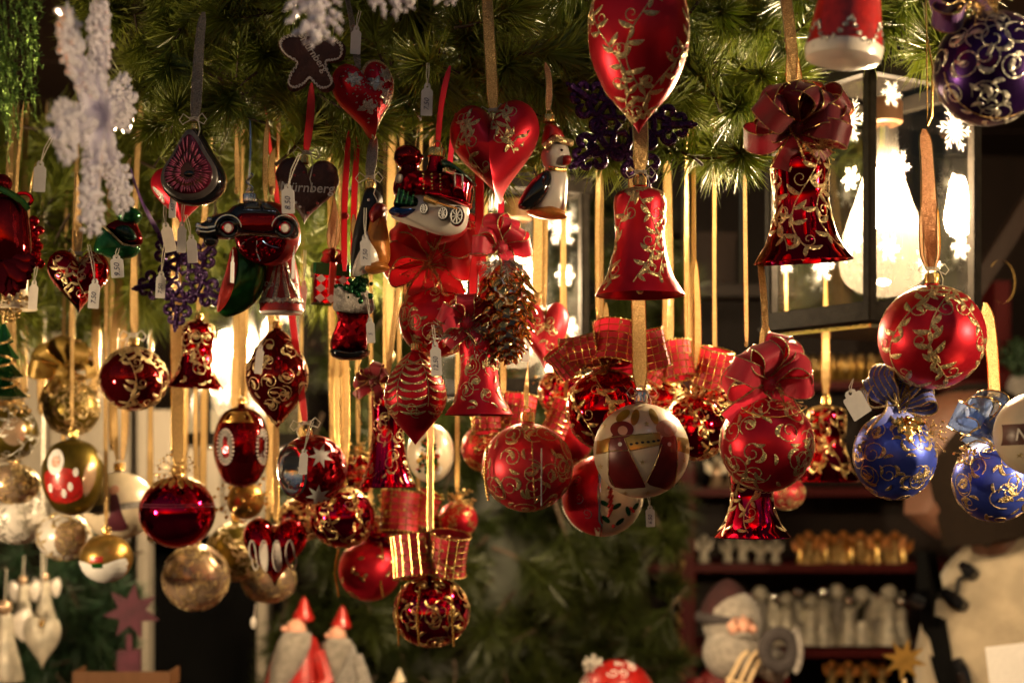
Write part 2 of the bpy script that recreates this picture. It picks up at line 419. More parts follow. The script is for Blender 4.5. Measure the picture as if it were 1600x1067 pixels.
def curl(mb, S, a, b, r, phi, turns=1.3, d=1, w=.9, h=.8):
    """spiral that starts at (a,b) and winds inward"""
    n = int(12 * turns) + 3; cx = r * cos(phi); cz = r * sin(phi); pts = []
    for i in range(n):
        t = i / (n - 1); rr = r * (1 - .8 * t); f = phi + pi + d * t * turns * 2 * pi
        pts.append((a + (cx + rr * cos(f)) / S.sc(a, b), b - (cz + rr * sin(f))))
    stroke(mb, S, pts, w, h)
def vines(S, seed, R=None, spread=pi, full=False):
    rnd = random.Random(seed); mb = MB(); R = R or S.rmax; rev = isinstance(S, Rev)
    cols = 7 if rev else 4
    for c in range(cols):
        a0 = (-spread + 2 * spread * (c + .5) / cols) if rev else (-.66 + .44 * c) * S.rmax
        ph = rnd.uniform(0, 6); A = .33 * R; b = S.len * .06; line = []; side = rnd.choice((-1, 1)); k = 0
        while b < S.len * .93:
            sc_ = S.sc(a0, b); a = a0 + A * sin(b / R * 2.1 + ph) / max(sc_, .5 * R if rev else 1)
            line.append((a, b)); k += 1
            if k % 4 == 2 or (k % 4 == 0 and rnd.random() < .3):
                phi = (rnd.uniform(-.5, .4)) if side > 0 else pi - rnd.uniform(-.5, .4)
                leaf(mb, S, a, b, phi, R * rnd.uniform(.26, .36), R * .055, .6, side * .5)
                if rnd.random() < .5: leaf(mb, S, a, b, phi - side * 1.25, R * .24, R * .05, 1.2)
                side = -side
            if k % 9 == 5:
                curl(mb, S, a, b, R * .17, 0.2 if side > 0 else pi - .2, 1.2, side, R * .011)
            b += R * .07
        for i in range(0, len(line) - 1, 6): stroke(mb, S, line[i:i + 7], R * .014, .6)
    return mb
def swirls(S, seed, R=None, n_a=10, n_b=6):
    rnd = random.Random(seed); mb = MB(); R = R or S.rmax
    for j in range(n_b):
        b = S.len * (.16 + .7 * j / max(1, n_b - 1)) ; m = max(4, int(round(n_a * S.sc(0, b) / R)))
        for i in range(m):
            a = -pi + 2 * pi * (i + .5 * (j % 2)) / m + rnd.uniform(-.08, .08); d = rnd.choice((-1, 1)); f = rnd.uniform(0, 6.28)
            curl(mb, S, a, b, R * rnd.uniform(.24, .33), f, 1.3, d, R * .013)
            # fat crescent hugging the spiral
            r = R * .27; n = 9; pts = []; hw = []; f0 = f + pi * rnd.uniform(.2, .6)
            for q in range(n):
                t = q / (n - 1); g = f0 + d * t * 2.1
                pts.append((a + (r * .55 * cos(f) + r * .62 * cos(g)) / S.sc(a, b), b - (r * .55 * sin(f) + r * .62 * sin(g)))); hw.append(max(.2, R * .062 * sin(pi * min(1, t * .8 + .2)) ** .7 * (.4 + t)))
            stroke(mb, S, pts, hw, .9)
            leaf(mb, S, a + .26, b + R * .2, rnd.uniform(0, 6.28), R * .24, R * .045, 1.2, .6)
    return mb
def patch(S, pts, mb, lift=.35, rings=6, c=None):
    """painted patch: star-shaped outline in ball (x,z) coordinates laid on the front of surface fn"""
    n0 = len(pts); P = []
    for i in range(n0):
        a = V(pts[i]); b = V(pts[(i + 1) % n0]); k = max(1, int((b - a).length / 6))
        for q in range(k): P.append(a.lerp(b, q / k))
    c = V(c) if c else sum(P, V((0, 0))) / len(P); rows = []
    for r in range(rings + 1):
        t = r / rings; rows.append([S(*(c.lerp(p, max(t, .001))), lift) for p in P])
    mb.grid(rows[::-1], True); return mb
def on_ball(R, sz=1):
    def f(x, z, e=.4):
        q = (x / R) ** 2 + (z / (R * sz)) ** 2
        if q > .97: k = sqrt(.97 / q); x *= k; z *= k; q = .97
        y = -R * sqrt(1 - q); n = V((x, y, z / sz / sz)).normalized(); return V((x, y, z)) + n * e
    return f
def on_rev(S):
    def f(x, z, e=.4):
        best = S.rz(0)
        for i in range(41):
            q = S.rz(S.len * i / 40)
            if abs(q[1] - z) < abs(best[1] - z): best = q
        r = best[0]; k = min(.97, abs(x) / max(r, 1e-3)) * (1 if x > 0 else -1); return V((k * r, -r * sqrt(1 - k * k) * S.sy - e, z))
    return f
# ---------------------------------------------------------------- profiles (top -> bottom)
def ball_prof(R, sz=1, n=22): return [(max(R * sin(pi * i / n), .01), R * sz * cos(pi * i / n)) for i in range(n + 1)]
def interp(keys, n=36):
    """smooth (catmull) profile through key points given as (r,z)"""
    k = [V(p) for p in keys]; out = []; m = len(k) - 1
    for i in range(m):
        p0 = k[max(0, i - 1)]; p1 = k[i]; p2 = k[i + 1]; p3 = k[min(m, i + 2)]; q = max(2, n // m)
        for j in range(q):
            t = j / q; out.append(.5 * ((2 * p1) + (p2 - p0) * t + (2 * p0 - 5 * p1 + 4 * p2 - p3) * t * t + (3 * p1 - p0 - 3 * p2 + p3) * t ** 3))
    out.append(k[-1]); return [(max(p[0], .01), p[1]) for p in out]
def drop_prof(w, h): # balloon drop with pointed tip
    R = w / 2; return interp([(.01, h / 2), (R * .45, h * .475), (R * .88, h * .33), (R, h * .14), (R * .93, -h * .05), (R * .66, -h * .24), (R * .30, -h * .37), (R * .10, -h * .45), (.01, -h / 2)], 40)
def bell_prof(w, h): # outside, then rim, then inside
    R = w / 2
    o = interp([(.01, h * .5), (R * .26, h * .485), (R * .52, h * .44), (R * .585, h * .36), (R * .565, h * .2), (R * .55, h * .05), (R * .60, -h * .12), (R * .74, -h * .32), (R * .93, -h * .45), (R, -h * .5)], 40)
    return o
def bell_inner(w, h): return [(r * .94, z - 0.2 if i < 2 else z) for i, (r, z) in enumerate([(w / 2 * .99, -h * .497), (w / 2 * .8, -h * .40), (w / 2 * .6, -h * .12), (w / 2 * .55, h * .1), (w / 2 * .5, h * .4), (.01, h * .44)])]
# ================================================================ ornament parts
class PuffS:
    def __init__(s, out, D, c=None, p=2.3):
        s.out = [V(q) for q in out]; s.D = D; s.p = p; s.c = V(c) if c else sum(s.out, V((0, 0))) / len(out)
        zs = [q.y for q in s.out]; xs = [q.x for q in s.out]; s.top = max(zs); s.len = max(zs) - min(zs); s.rmax = (max(xs) - min(xs)) / 2
        s.ang = [(math.atan2((q - s.c).x, (q - s.c).y), (q - s.c).length) for q in s.dens()]
    def dens(s):
        r = []; n = len(s.out)
        for i in range(n):
            a, b = s.out[i], s.out[(i + 1) % n]; k = max(1, int((b - a).length / 5))
            r += [a.lerp(b, q / k) for q in range(k)]
        return r
    def rho(s, x, z):
        d = V((x, z)) - s.c; a = math.atan2(d.x, d.y); R = min(s.ang, key=lambda t: abs((t[0] - a + pi) % (2 * pi) - pi))[1]
        return d.length / max(R, 1e-6)
    def y(s, r): return -s.D * max(0, 1 - min(r, 1) ** s.p) ** .5
    def sc(s, a, b): return 1
    def P(s, a, b): z = s.top - b; return V((a, s.y(s.rho(a, z)), z))
    def ok(s, a, b): return s.rho(a, s.top - b) < .93
    def at(s, x, z, e=.4): return V((x, s.y(s.rho(x, z)) - e, z))
def puff(out, D, c=None, p=2.3, rings=8, mb=None, back=1.0, y0=0):
    mb = mb or MB(); S = PuffS(out, D, c, p); P = S.dens()
    for sgn in (-1, 1):
        rows = []
        for j in range(rings + 1):
            r = sin(pi / 2 * j / rings) if j else .002
            rows.append([((S.c.lerp(q, r)).x, y0 + (S.y(r) if sgn < 0 else -S.y(r) * back), (S.c.lerp(q, r)).y) for q in P])
        mb.grid(rows[::-1] if sgn < 0 else rows, True)
    return mb
def cr(pts, cx, cy, k): return [((x - cx) / k, (cy - y) / k) for x, y in pts]
def smooth_out(pts, n=6):
    k = [V(p) for p in pts]; m = len(k); out = []
    for i in range(m):
        p0, p1, p2, p3 = k[i - 1], k[i], k[(i + 1) % m], k[(i + 2) % m]
        for j in range(n):
            t = j / n; out.append(.5 * ((2 * p1) + (p2 - p0) * t + (2 * p0 - 5 * p1 + 4 * p2 - p3) * t * t + (3 * p1 - p0 - 3 * p2 + p3) * t ** 3))
    return out
def ellipse(cx, cz, rx, rz, n=20, rot=0):
    c, s = cos(radians(rot)), sin(radians(rot))
    return [(cx + rx * cos(2 * pi * i / n) * c - rz * sin(2 * pi * i / n) * s, cz + rx * cos(2 * pi * i / n) * s + rz * sin(2 * pi * i / n) * c) for i in range(n)]
def star_out(n, R, r, rot=0, c=(0, 0)):
    return [(c[0] + (R if i % 2 == 0 else r) * sin(pi * i / n + rot), c[1] + (R if i % 2 == 0 else r) * cos(pi * i / n + rot)) for i in range(2 * n)]
def cap(T, z, r=11, h=15, mat='gold_metal', x=0):
    m = MB(); m.lathe([(r * .25, z + h), (r * .9, z + h), (r, z + h * .85), (r * .97, z + h * .1), (r * 1.08, z)], 32, (x, 0, 0), wav=(12, .06)); c = T.part('cap', m, mat)
    q = MB(); q.tube([(x + r * .5 * cos(a), 0, z + h + r * .35 + r * .5 * sin(a)) for a in [2 * pi * i / 12 for i in range(12)]], r * .09, 5, closed=True); T.part('ring', q, mat, c)
def ribbon(T, z0, top_py, w=14, mat='ribbon_gold', x0=0, dx=0, double=0, back=None, seed=None, name='hanging_ribbon', y0=0):
    if T.Y > 1.24 and top_py > 215: top_py = min(top_py, 150)
    rnd = random.Random(seed if seed is not None else int(T.px * 7 + T.py)); zt = T.py - top_py; L = zt - z0; w = w * (.8 if T.Y > 1.24 else 1)
    if back is None: back = 30
    tw = rnd.uniform(-.5, .5) if T.Y < 1.2 else rnd.uniform(.5, 2.2) * rnd.choice((-1, 1)); ph = rnd.uniform(0, 6)
    for k in range(2 if double else 1):
        n = max(8, int(L / 12)); pts = []; wd = []; ww = []
        for i in range(n + 1):
            t = i / n; o = (k * 2 - 1) * double * sin(pi * min(1, t * 2.2 + .05)) ** .5 if double else 0
            pts.append((x0 + dx * t + o + 1.5 * sin(t * 4 + ph), y0 + back * t ** 2.5 + (2 if k else 0), z0 + L * t))
            a = .25 * sin(t * 5 + ph) + tw * t + (.9 * (1 - t) ** 8 * (k * 2 - 1) if double else 0); wd.append((cos(a), sin(a), .0)); ww.append(w * (.55 + .45 * min(1, t * n / 1.6)) * min(1, .3 + (1 - t) * n / 2))
        m = MB(); m.strip(pts, wd, ww); m.cur = 1
        for sd in (-1, 1): m.tube([V(p) + V(d) * q / 2 * sd for p, d, q in zip(pts, wd, ww)], w * .045, 3, cap=False)
        T.part(name, m, [mat, 'gold_metal' if 'gold' in mat or 'copper' in mat else mat])
def twine(T, z, r=9, seed=0, drop=45, x=0):
    rnd = random.Random(seed); m = MB()
    for q in range(2): m.tube([(x + r * cos(a), r * .7 * sin(a), z + q * 2.5 + rnd.uniform(-.6, .6)) for a in [2 * pi * i / 14 for i in range(14)]], 1.1, 5, closed=True)
    for d in (-1, 1):
        m.tube([(x + d * r * .8, -r * .7, z), (x + d * (r + 8), -r - 2, z + 7), (x + d * (r + 15), -r, z - 2), (x + d * (r + 10), -r, z - 9), (x + d * r * .4, -r * .9, z - 1)], .9, 5)
    l = rnd.choice((-1, 1)); m.tube([(x + l * r, -r * .7, z), (x + l * (r + 5), -r - 3, z - drop * .35), (x + l * (r + 2), -r - 8, z - drop * .7), (x + l * (r + 8), -r - 8, z - drop)], .9, 5)
    T.part('twine', m, 'string')
def tag(px, py, Y, w, h, txt, rot, label, top=(0, 25), mat='paper', trot=90, group='paper price tags on strings', rz=0):
    """paper price label; (px,py) is the card centre, its string runs up to offset top (from card top)"""
    T = Thing('price_tag', label, 'price tag', px, py, Y, group, (0, rot, rz)); c = h * .14
    hw, hh = w / 2, h / 2
    out = [(-hw + 1, -hh), (hw - 1, -hh), (hw, -hh + 1), (hw, hh - c * 1.5), (hw - c * .4, hh - c), (w * .28, hh - c * .9), (w * .28, hh - c * .2), (w * .16, hh + c * .4), (-w * .16, hh + c * .4), (-w * .28, hh - c * .2), (-w * .28, hh - c * .9), (-hw + c * .4, hh - c), (-hw, hh - c * 1.5), (-hw, -hh + 1)]
    m = MB(); m.prism(out, -.5, .5, [ellipse(0, hh - c * .45, w * .09, w * .09, 10)]); T.part('card', m, mat, smooth=False)
    s = MB(); x, z = top
    for d in (-1, 1): s.tube([(0, -.6, hh - c * .4), (d * w * .1 + x * .4, d, hh + z * .5), (x + d * 1.5, d, hh + z)], .7, 5)
    T.part('string', s, 'string')
    if txt: text_part(T, txt, w * .62, (0, -c), 'ink', rot=trot, shear=.25, ext=.1, front=-.7, name='price_lettering')
    return T
def bow(T, c, n, L, wd, mats, seed=0, arc=(0, 360), fwd=.5, tails=2, thick=.55, center='glitter_gold', taill=1.1):
    rnd = random.Random(seed); c = V(c)
    for i in range(n):
        a = radians(arc[0] + (arc[1] - arc[0]) * (i + .5) / n + rnd.uniform(-10, 10)); f = -fwd * rnd.uniform(.1, 1.4)
        d = V((cos(a), f, sin(a))).normalized(); ll = L * rnd.uniform(.8, 1.08)
        axis = V((-sin(a), rnd.uniform(-.6, .6), cos(a))).cross(d).normalized()  # width direction
        roll = rnd.uniform(.6, 1.35) * rnd.choice((-1, 1)); axis = (Matrix.Rotation(roll, 3, d) @ axis); u = axis.cross(d).normalized()
        pts = []
        for q in range(19):
            t = q / 18; al = ll * sin(pi * t) ** .75; sd = ll * thick * sin(2 * pi * t) * .5 * (1.0 + .25 * sin(pi * t))
            pts.append(c + d * al + u * sd)
        ww = [wd * (.45 + .55 * min(1, sin(pi * q / 18) * 2.2)) for q in range(19)]
        m = MB(); m.strip(pts, axis, ww); m.cur = 1
        for sd in (-1, 1): m.tube([p + axis * w_ / 2 * sd for p, w_ in zip(pts, ww)], wd * .032, 4, cap=False)
        if mats[0] == 'ribbon_blue':
            for g in (-.3, -.1, .1, .3): m.tube([p + axis * w_ * g for p, w_ in zip(pts, ww)], wd * .03, 4, cap=False)
        T.part('ribbon_loop', m, mats)
    for i in range(tails):
        sg = -1 if i % 2 else 1; a = radians(-90 + sg * rnd.uniform(20, 48)); pts = []; wds = []
        for q in range(12):
            t = q / 11; pts.append(c + V((cos(a) * L * taill * t + 3 * sin(t * 5), -6 - 7 * sin(t * 3), sin(a) * L * taill * t))); g = .5 * sin(3 * t + i); wds.append((cos(a + pi / 2) * cos(g), sin(g), sin(a + pi / 2) * cos(g)))
        m = MB(); m.strip(pts, wds, wd * .9); m.cur = 1
        for sd in (-1, 1): m.tube([p + V(g).normalized() * wd * .45 * sd for p, g in zip(pts, wds)], wd * .05, 4, cap=False)
        T.part('ribbon_tail', m, mats)
    if center:
        m = MB(); m.sph(c + V((0, -8, 0)), wd * .42, 8); T.part('knot', m, mats[0])
        m = MB()
        for k in range(30):
            d = V((rnd.gauss(0, 1), rnd.gauss(-.6, .6), rnd.gauss(0, 1))).normalized(); m.tube([c + V((0, -8, 0)), c + V((0, -8, 0)) + d * wd * rnd.uniform(.5, .85)], [.9, .35], 3)
        T.part('glitter_burst', m, center)
def chain(T, pts, r=2.6, mat='gold_metal', gap=1.9, name='bead_chain'):
    pts = [V(p) for p in pts]; m = MB(); acc = 0
    for a, b in zip(pts, pts[1:]):
        l = (b - a).length
        while acc < l: m.ico(a.lerp(b, acc / l), r); acc += r * gap
        acc -= l
    T.part(name, m, mat)
def arcpts(c, rx, rz, a0, a1, n=14, y=-10): return [(c[0] + rx * cos(radians(a0 + (a1 - a0) * i / n)), y, c[1] + rz * sin(radians(a0 + (a1 - a0) * i / n))) for i in range(n + 1)]
def plaid_roll(T, c, r, h, tilt=0, lean=0, seed=0, flare=.05):
    """a wide wired-plaid ribbon curled to an open roll"""
    rot = Matrix.Rotation(radians(tilt), 3, 'Y') @ Matrix.Rotation(radians(lean), 3, 'X')
    m = MB(); pr = lambda t: r * (1 + flare * abs(t) - .05)
    m.lathe([(pr(1 - 2 * i / 8), h / 2 - h * i / 8) for i in range(9)], 28, c, rot=rot); o = T.part('plaid_ribbon_roll', m, 'plaid_red')
    m = MB()
    for k in range(14):
        a = 2 * pi * k / 14; m.tube([rot @ V(((pr(t) + .5) * sin(a), -(pr(t) + .5) * cos(a), t * h / 2)) + V(c) for t in (-1, -.5, 0, .5, 1)], .8, 3, cap=False)
    nr = max(3, int(h / 10))
    for j in range(nr + 1):
        t = -1 + 2 * j / nr; e = .8 if 0 < j < nr else 1.3
        m.tube([rot @ V(((pr(t) + .5) * sin(a), -(pr(t) + .5) * cos(a), t * h / 2)) + V(c) for a in [2 * pi * q / 28 for q in range(28)]], e, 4, closed=True)
    T.part('gold_wires', m, 'gold_metal', o); m = MB()
    for t in (-1, 1):
        for q in range(30): a = 2 * pi * q / 30; m.ico(rot @ V(((pr(t) + 1.5) * sin(a), -(pr(t) + 1.5) * cos(a), t * h / 2)) + V(c), 1.7)
    T.part('rim_beads', m, 'foil_gold', o)['kind'] = 'stuff'
    m = MB(); m.lathe([(.1, h * .42), (r * .55, h * .40), (r * .8, h * .30), (r * .86, 0), (r * .7, -h * .35), (.1, -h * .4)], 16, c, rot=rot); T.part('red_padding', m, 'crackle_red', o)
def tinsel_bits(T, c, R, n, seed, mat='gold_metal', r=1.6, name='glitter_berries', sy=.6):
    rnd = random.Random(seed); m = MB()
    for i in range(n):
        d = V((rnd.gauss(0, 1), rnd.gauss(0, 1) * sy, rnd.gauss(0, 1))).normalized() * R * rnd.uniform(.35, 1) ; p = V(c) + d
        m.tube([V(c), V(c) + d * .5 + V((0, 0, 3)), p], .35, 3, cap=False); m.ico(p, r * rnd.uniform(.6, 1.3))
    T.part(name, m, mat)

def orn(name, label, cat, px, py, Y, kind, w, h, mat, deco=None, rib=None, decomat='glitter_gold', seed=None, group='glass baubles on ribbons', capr=None, rot=(0, 0, 0), tw=False, capmat='gold_metal', spread=pi, part='glass_body'):
    seed = seed if seed is not None else int(px + py * 3)
    T = Thing(name, label, cat, px, py, Y, group, rot); m = MB()
    if kind == 'ball': pr = ball_prof(w / 2, h / w)
    elif kind == 'drop': pr = drop_prof(w, h)
    elif kind == 'bell': pr = bell_prof(w, h)
    elif kind == 'egg': R = w / 2; pr = interp([(.01, h / 2), (R * .62, h * .41), (R * .94, h * .2), (R, -h * .02), (R * .88, -h * .24), (R * .55, -h * .43), (.01, -h / 2)])
    elif kind == 'spin': R = w / 2; pr = interp([(.01, h / 2), (R * .3, h * .46), (R * .85, h * .22), (R, h * .02), (R * .86, -h * .15), (R * .35, -h * .36), (R * .12, -h * .45), (.01, -h / 2)])
    else: pr = kind
    S = Rev(pr); m.lathe(pr, 56); T.part(part, m, mat)
    if kind == 'bell':
        m = MB(); m.lathe(bell_inner(w, h), 40); m.tube([(w * .497 * cos(a), w * .497 * sin(a), -h * .5) for a in [2 * pi * i / 40 for i in range(40)]], 1.1, 5, closed=True); T.part('bell_mouth', m, mat)
        m = MB(); m.tube([(0, 0, h * .3), (0, 0, -h * .42)], .8, 5); m.sph((0, 0, -h * .46), 5.5, 8); T.part('clapper', m, 'glitter_gold')
    T.S = S
    if deco == 'vine': T.part('glitter_vine', vines(S, seed), decomat)
    if deco == 'swirl': T.part('glitter_swirl', swirls(S, seed), decomat)
    cr_ = capr or max(6, w * .072); ch = cr_ * 1.5
    m = MB(); m.lathe([(cr_ * .8, pr[0][1] + 4), (cr_ * .85, pr[0][1]), (cr_ * 1.3, pr[0][1] - 5)], 24); T.part('neck', m, mat)
    cap(T, pr[0][1] + 2, cr_, ch, capmat); T.top = pr[0][1] + 2 + ch + cr_ * .5
    if rib:
        ribbon(T, T.top, rib[0], rib[1] if len(rib) > 1 else 14, rib[2] if len(rib) > 2 else 'ribbon_gold', dx=rib[3] if len(rib) > 3 else 0, double=rib[4] if len(rib) > 4 else 0)
    if tw: twine(T, T.top + 1, cr_ * .8, seed)
    return T
def heart(label, px, py, Y, w, h, mat, deco='vine', rib=None, rot=(0, 0, 0), D=None, seed=None, decomat='glitter_gold', group='glass heart ornaments', tw=False, capz=0.30, name='heart_ornament', capx=0):
    T = Thing(name, label, 'heart ornament', px, py, Y, group, rot); S = HeartS(w, h, D or w * .3); m = MB(); n = 10
    P = [V(heart_pt(2 * pi * i / 64, w, h)) for i in range(64)]
    for sg in (-1, 1):
        rows = []
        for j in range(n + 1):
            r = sin(pi / 2 * j / n) if j else .002; row = []
            for p in P: q = S.c.lerp(p, r); row.append((q.x, sg * S.depth(min(1, r), q.x, q.y), q.y))
            rows.append(row)
        m.grid(rows[::-1] if sg < 0 else rows, True)
    T.part('glass_body', m, mat, ang=70); T.S = S
    if deco == 'vine': T.part('glitter_vine', vines(S, seed or int(px), R=w * .45), decomat)
    if deco == 'swirl':
        m = MB(); rnd = random.Random(seed or int(px))
        for k in range(9):
            a = rnd.uniform(-.32, .32) * w; b = rnd.uniform(.25, .72) * h; d = rnd.choice((-1, 1)); curl(m, S, a, b, w * .11, rnd.uniform(0, 6), 1.2, d, w * .011); leaf(m, S, a, b, rnd.uniform(0, 6), w * .18, w * .03, 1.2, .8)
        T.part('glitter_swirl', m, decomat)
    z = h * capz; cap(T, z, max(6, w * .065), max(9, w * .1), x=capx); T.top = z + max(9, w * .1) + 4
    if rib: ribbon(T, T.top, rib[0], rib[1] if len(rib) > 1 else 14, rib[2] if len(rib) > 2 else 'ribbon_gold', x0=capx, dx=rib[3] if len(rib) > 3 else 0)
    if tw: twine(T, T.top + 1, w * .05, int(px), x=capx)
    return T
# ================================================================ stall structure
def struct(name, mb, mat, smooth=False, sc=1.0):
    o = link_mesh(name, mb, mat, sc, None, smooth); o['kind'] = 'structure'; return o
m = MB(); m.box((0, 40, -.05), (160, 160, .1)); struct('ground', m, 'paving')
def boards(parent, name, x0, x1, z0, z1, y, wdt, mat, vert=True, axis='x', th=.02):
    """a wall built of single boards sharing one mesh"""
    L = x1 - x0 if vert else z1 - z0; n = max(1, int(round(L / wdt))); st = L / n
    q = MB(); q.box((0, 0, 0), (st - .004, th, z1 - z0) if vert else (x1 - x0, th, st - .004), bev=.003)
    first = None; rnd = random.Random(int(x0 * 100 + z0 * 10))
    for i in range(n):
        c = (x0 + st * (i + .5), 0, (z0 + z1) / 2) if vert else ((x0 + x1) / 2, 0, z0 + st * (i + .5))
        if first is None: first = o = link_mesh(name, q, mat, 1, parent, False)
        else: o = first.copy(); COL.objects.link(o)
        dy = rnd.uniform(-.003, .003)
        o.location = (c[0], y + dy, c[2]) if axis == 'x' else (y + dy, c[0], c[2])
        if axis == 'y': o.rotation_euler = (0, 0, pi / 2)
def thing0(name, label, cat, loc=(0, 0, 0), group=None, rz=0):
    o = bpy.data.objects.new(name, None); COL.objects.link(o); o.location = loc; o.rotation_euler = (0, 0, rz); o['label'] = label; o['category'] = cat
    if group: o['group'] = group
    return o
hut = thing0('market_stall', 'dark wooden market stall hut with plank back wall and board ceiling behind the ornaments', 'market stall')
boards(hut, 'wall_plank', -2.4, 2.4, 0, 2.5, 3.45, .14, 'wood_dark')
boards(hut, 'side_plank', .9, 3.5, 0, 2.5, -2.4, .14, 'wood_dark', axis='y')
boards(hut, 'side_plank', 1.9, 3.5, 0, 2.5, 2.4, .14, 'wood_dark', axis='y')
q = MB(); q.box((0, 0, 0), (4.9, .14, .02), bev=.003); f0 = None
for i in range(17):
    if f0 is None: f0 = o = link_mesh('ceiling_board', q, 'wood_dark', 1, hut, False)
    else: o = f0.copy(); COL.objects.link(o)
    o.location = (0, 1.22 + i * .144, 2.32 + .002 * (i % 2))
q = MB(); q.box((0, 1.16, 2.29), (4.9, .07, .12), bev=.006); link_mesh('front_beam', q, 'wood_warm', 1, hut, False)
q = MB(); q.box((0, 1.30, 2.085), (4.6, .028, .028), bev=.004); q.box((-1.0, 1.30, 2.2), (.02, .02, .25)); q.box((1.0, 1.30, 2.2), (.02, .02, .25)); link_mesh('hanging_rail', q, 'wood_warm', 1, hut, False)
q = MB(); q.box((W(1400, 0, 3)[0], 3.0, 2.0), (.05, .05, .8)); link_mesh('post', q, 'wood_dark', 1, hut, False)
# counter
ct = thing0('sales_counter', 'wooden sales counter with figurines, only its goods reaching into the bottom of the view', 'counter')
q = MB(); q.box((0, 2.05, 1.13), (3.6, .62, .04), bev=.005); link_mesh('counter_top', q, 'wood_warm', 1, ct, False)
boards(ct, 'front_board', -1.8, 1.8, 0, 1.10, 1.80, .12, 'wood_red')
# red shelf unit, right
sh = thing0('shelf_rack', 'dark red shelf rack full of small figurines at the back right of the stall', 'shelf')
X0, X1 = W(1083, 0, 3)[0], W(1445, 0, 3)[0]
def shz(py): return W(0, py, 3)[2]
for py in (602, 768, 886, 1018):
    q = MB(); q.box(((X0 + X1) / 2, 3.09, shz(py) ), (X1 - X0 + .25, .22, .017), bev=.002); link_mesh('shelf_board', q, 'wood_red', 1, sh, False)
q = MB(); q.box((X0 - .018, 3.08, 1.3), (.034, .26, 1.3), bev=.003); link_mesh('side_panel', q, 'wood_red', 1, sh, False)
q = MB(); q.box((X1 + .15, 3.08, 1.3), (.034, .26, 1.3), bev=.003); link_mesh('side_panel', q, 'wood_red', 1, sh, False)
q = MB(); q.box(((X0 + X1) / 2, 3.21, 1.3), (X1 - X0 + .3, .012, 1.3)); link_mesh('back_panel', q, 'wood_dark', 1, sh, False)
# golden bead garland down the shelf edge
T = Thing('bead_garland', 'amber bead string hanging down the dark red post left of the shelves', 'bead string', 1062, 840, 2.9)
rnd = random.Random(5); q = MB()
for k in range(46): q.sph((rnd.uniform(-5, 5), rnd.uniform(-4, 4), 150 - k * 8.2), rnd.uniform(2.5, 4.6), 5)
T.part('beads', q, 'foil_gold')
# cream window frame and boards behind the left lantern
wf = thing0('window_frame', 'cream painted wooden window frame behind the left lantern with a black opening below', 'window frame')
def wbox(px0, px1, py0, py1, Y, d, name, mat, par):
    a = W(px0, py1, Y); b = W(px1, py0, Y); q = MB(); q.box(((a.x + b.x) / 2, Y + d / 2, (a.z + b.z) / 2), (b.x - a.x, d, b.z - a.z), bev=.004)
    return link_mesh(name, q, mat, 1, par, False)
wbox(212, 230, 560, 1120, 2.5, .05, 'frame_post', 'wood_cream', wf)
wbox(400, 418, 560, 1120, 2.5, .05, 'frame_post', 'wood_cream', wf)
wbox(231, 399, 800, 836, 2.51, .04, 'frame_rail', 'wood_cream', wf)
for a, b in ((233, 268), (272, 306), (310, 345), (349, 397)): wbox(a, b, 640, 798, 2.53, .02, 'panel_board', 'wood_cream', wf)
for a in range(-60, 205, 45): wbox(a, a + 42, 520, 846, 2.54, .02, 'panel_board', 'wood_cream', wf)
wbox(231, 399, 837, 1100, 2.62, .01, 'dark_interior_sheet', 'matte_black', wf)  # black sheet stands in for the unlit interior seen through the opening
bx = Thing('cardboard_box', 'brown cardboard box on a high beam in the dark behind the plain red bell', 'box', 1095, 410, 2.6, rot=(0, 0, 12))
q = MB(); q.box((0, 0, 0), (88, 70, 72)); bx.part('carton', q, 'wood_dark', smooth=False); q = MB(); q.box((0, -1, 38), (92, 76, 8)); bx.part('lid', q, 'wood_dark', smooth=False)
q = MB(); q.box((0, 0, -46), (300, 80, 18)); single('support_beam', 'dark roof beam carrying a brown cardboard box', 'beam', q, 'wood_dark', 1095, 412, 2.6, smooth=False)
q = MB(); q.box((0, 0, 0), (26, 20, 260), rot=Matrix.Rotation(radians(32), 3, 'Y')); single('brace', 'diagonal brown wooden brace to the right of the big lantern', 'brace', q, 'wood_dark', 1556, 400, 2.2, smooth=False)

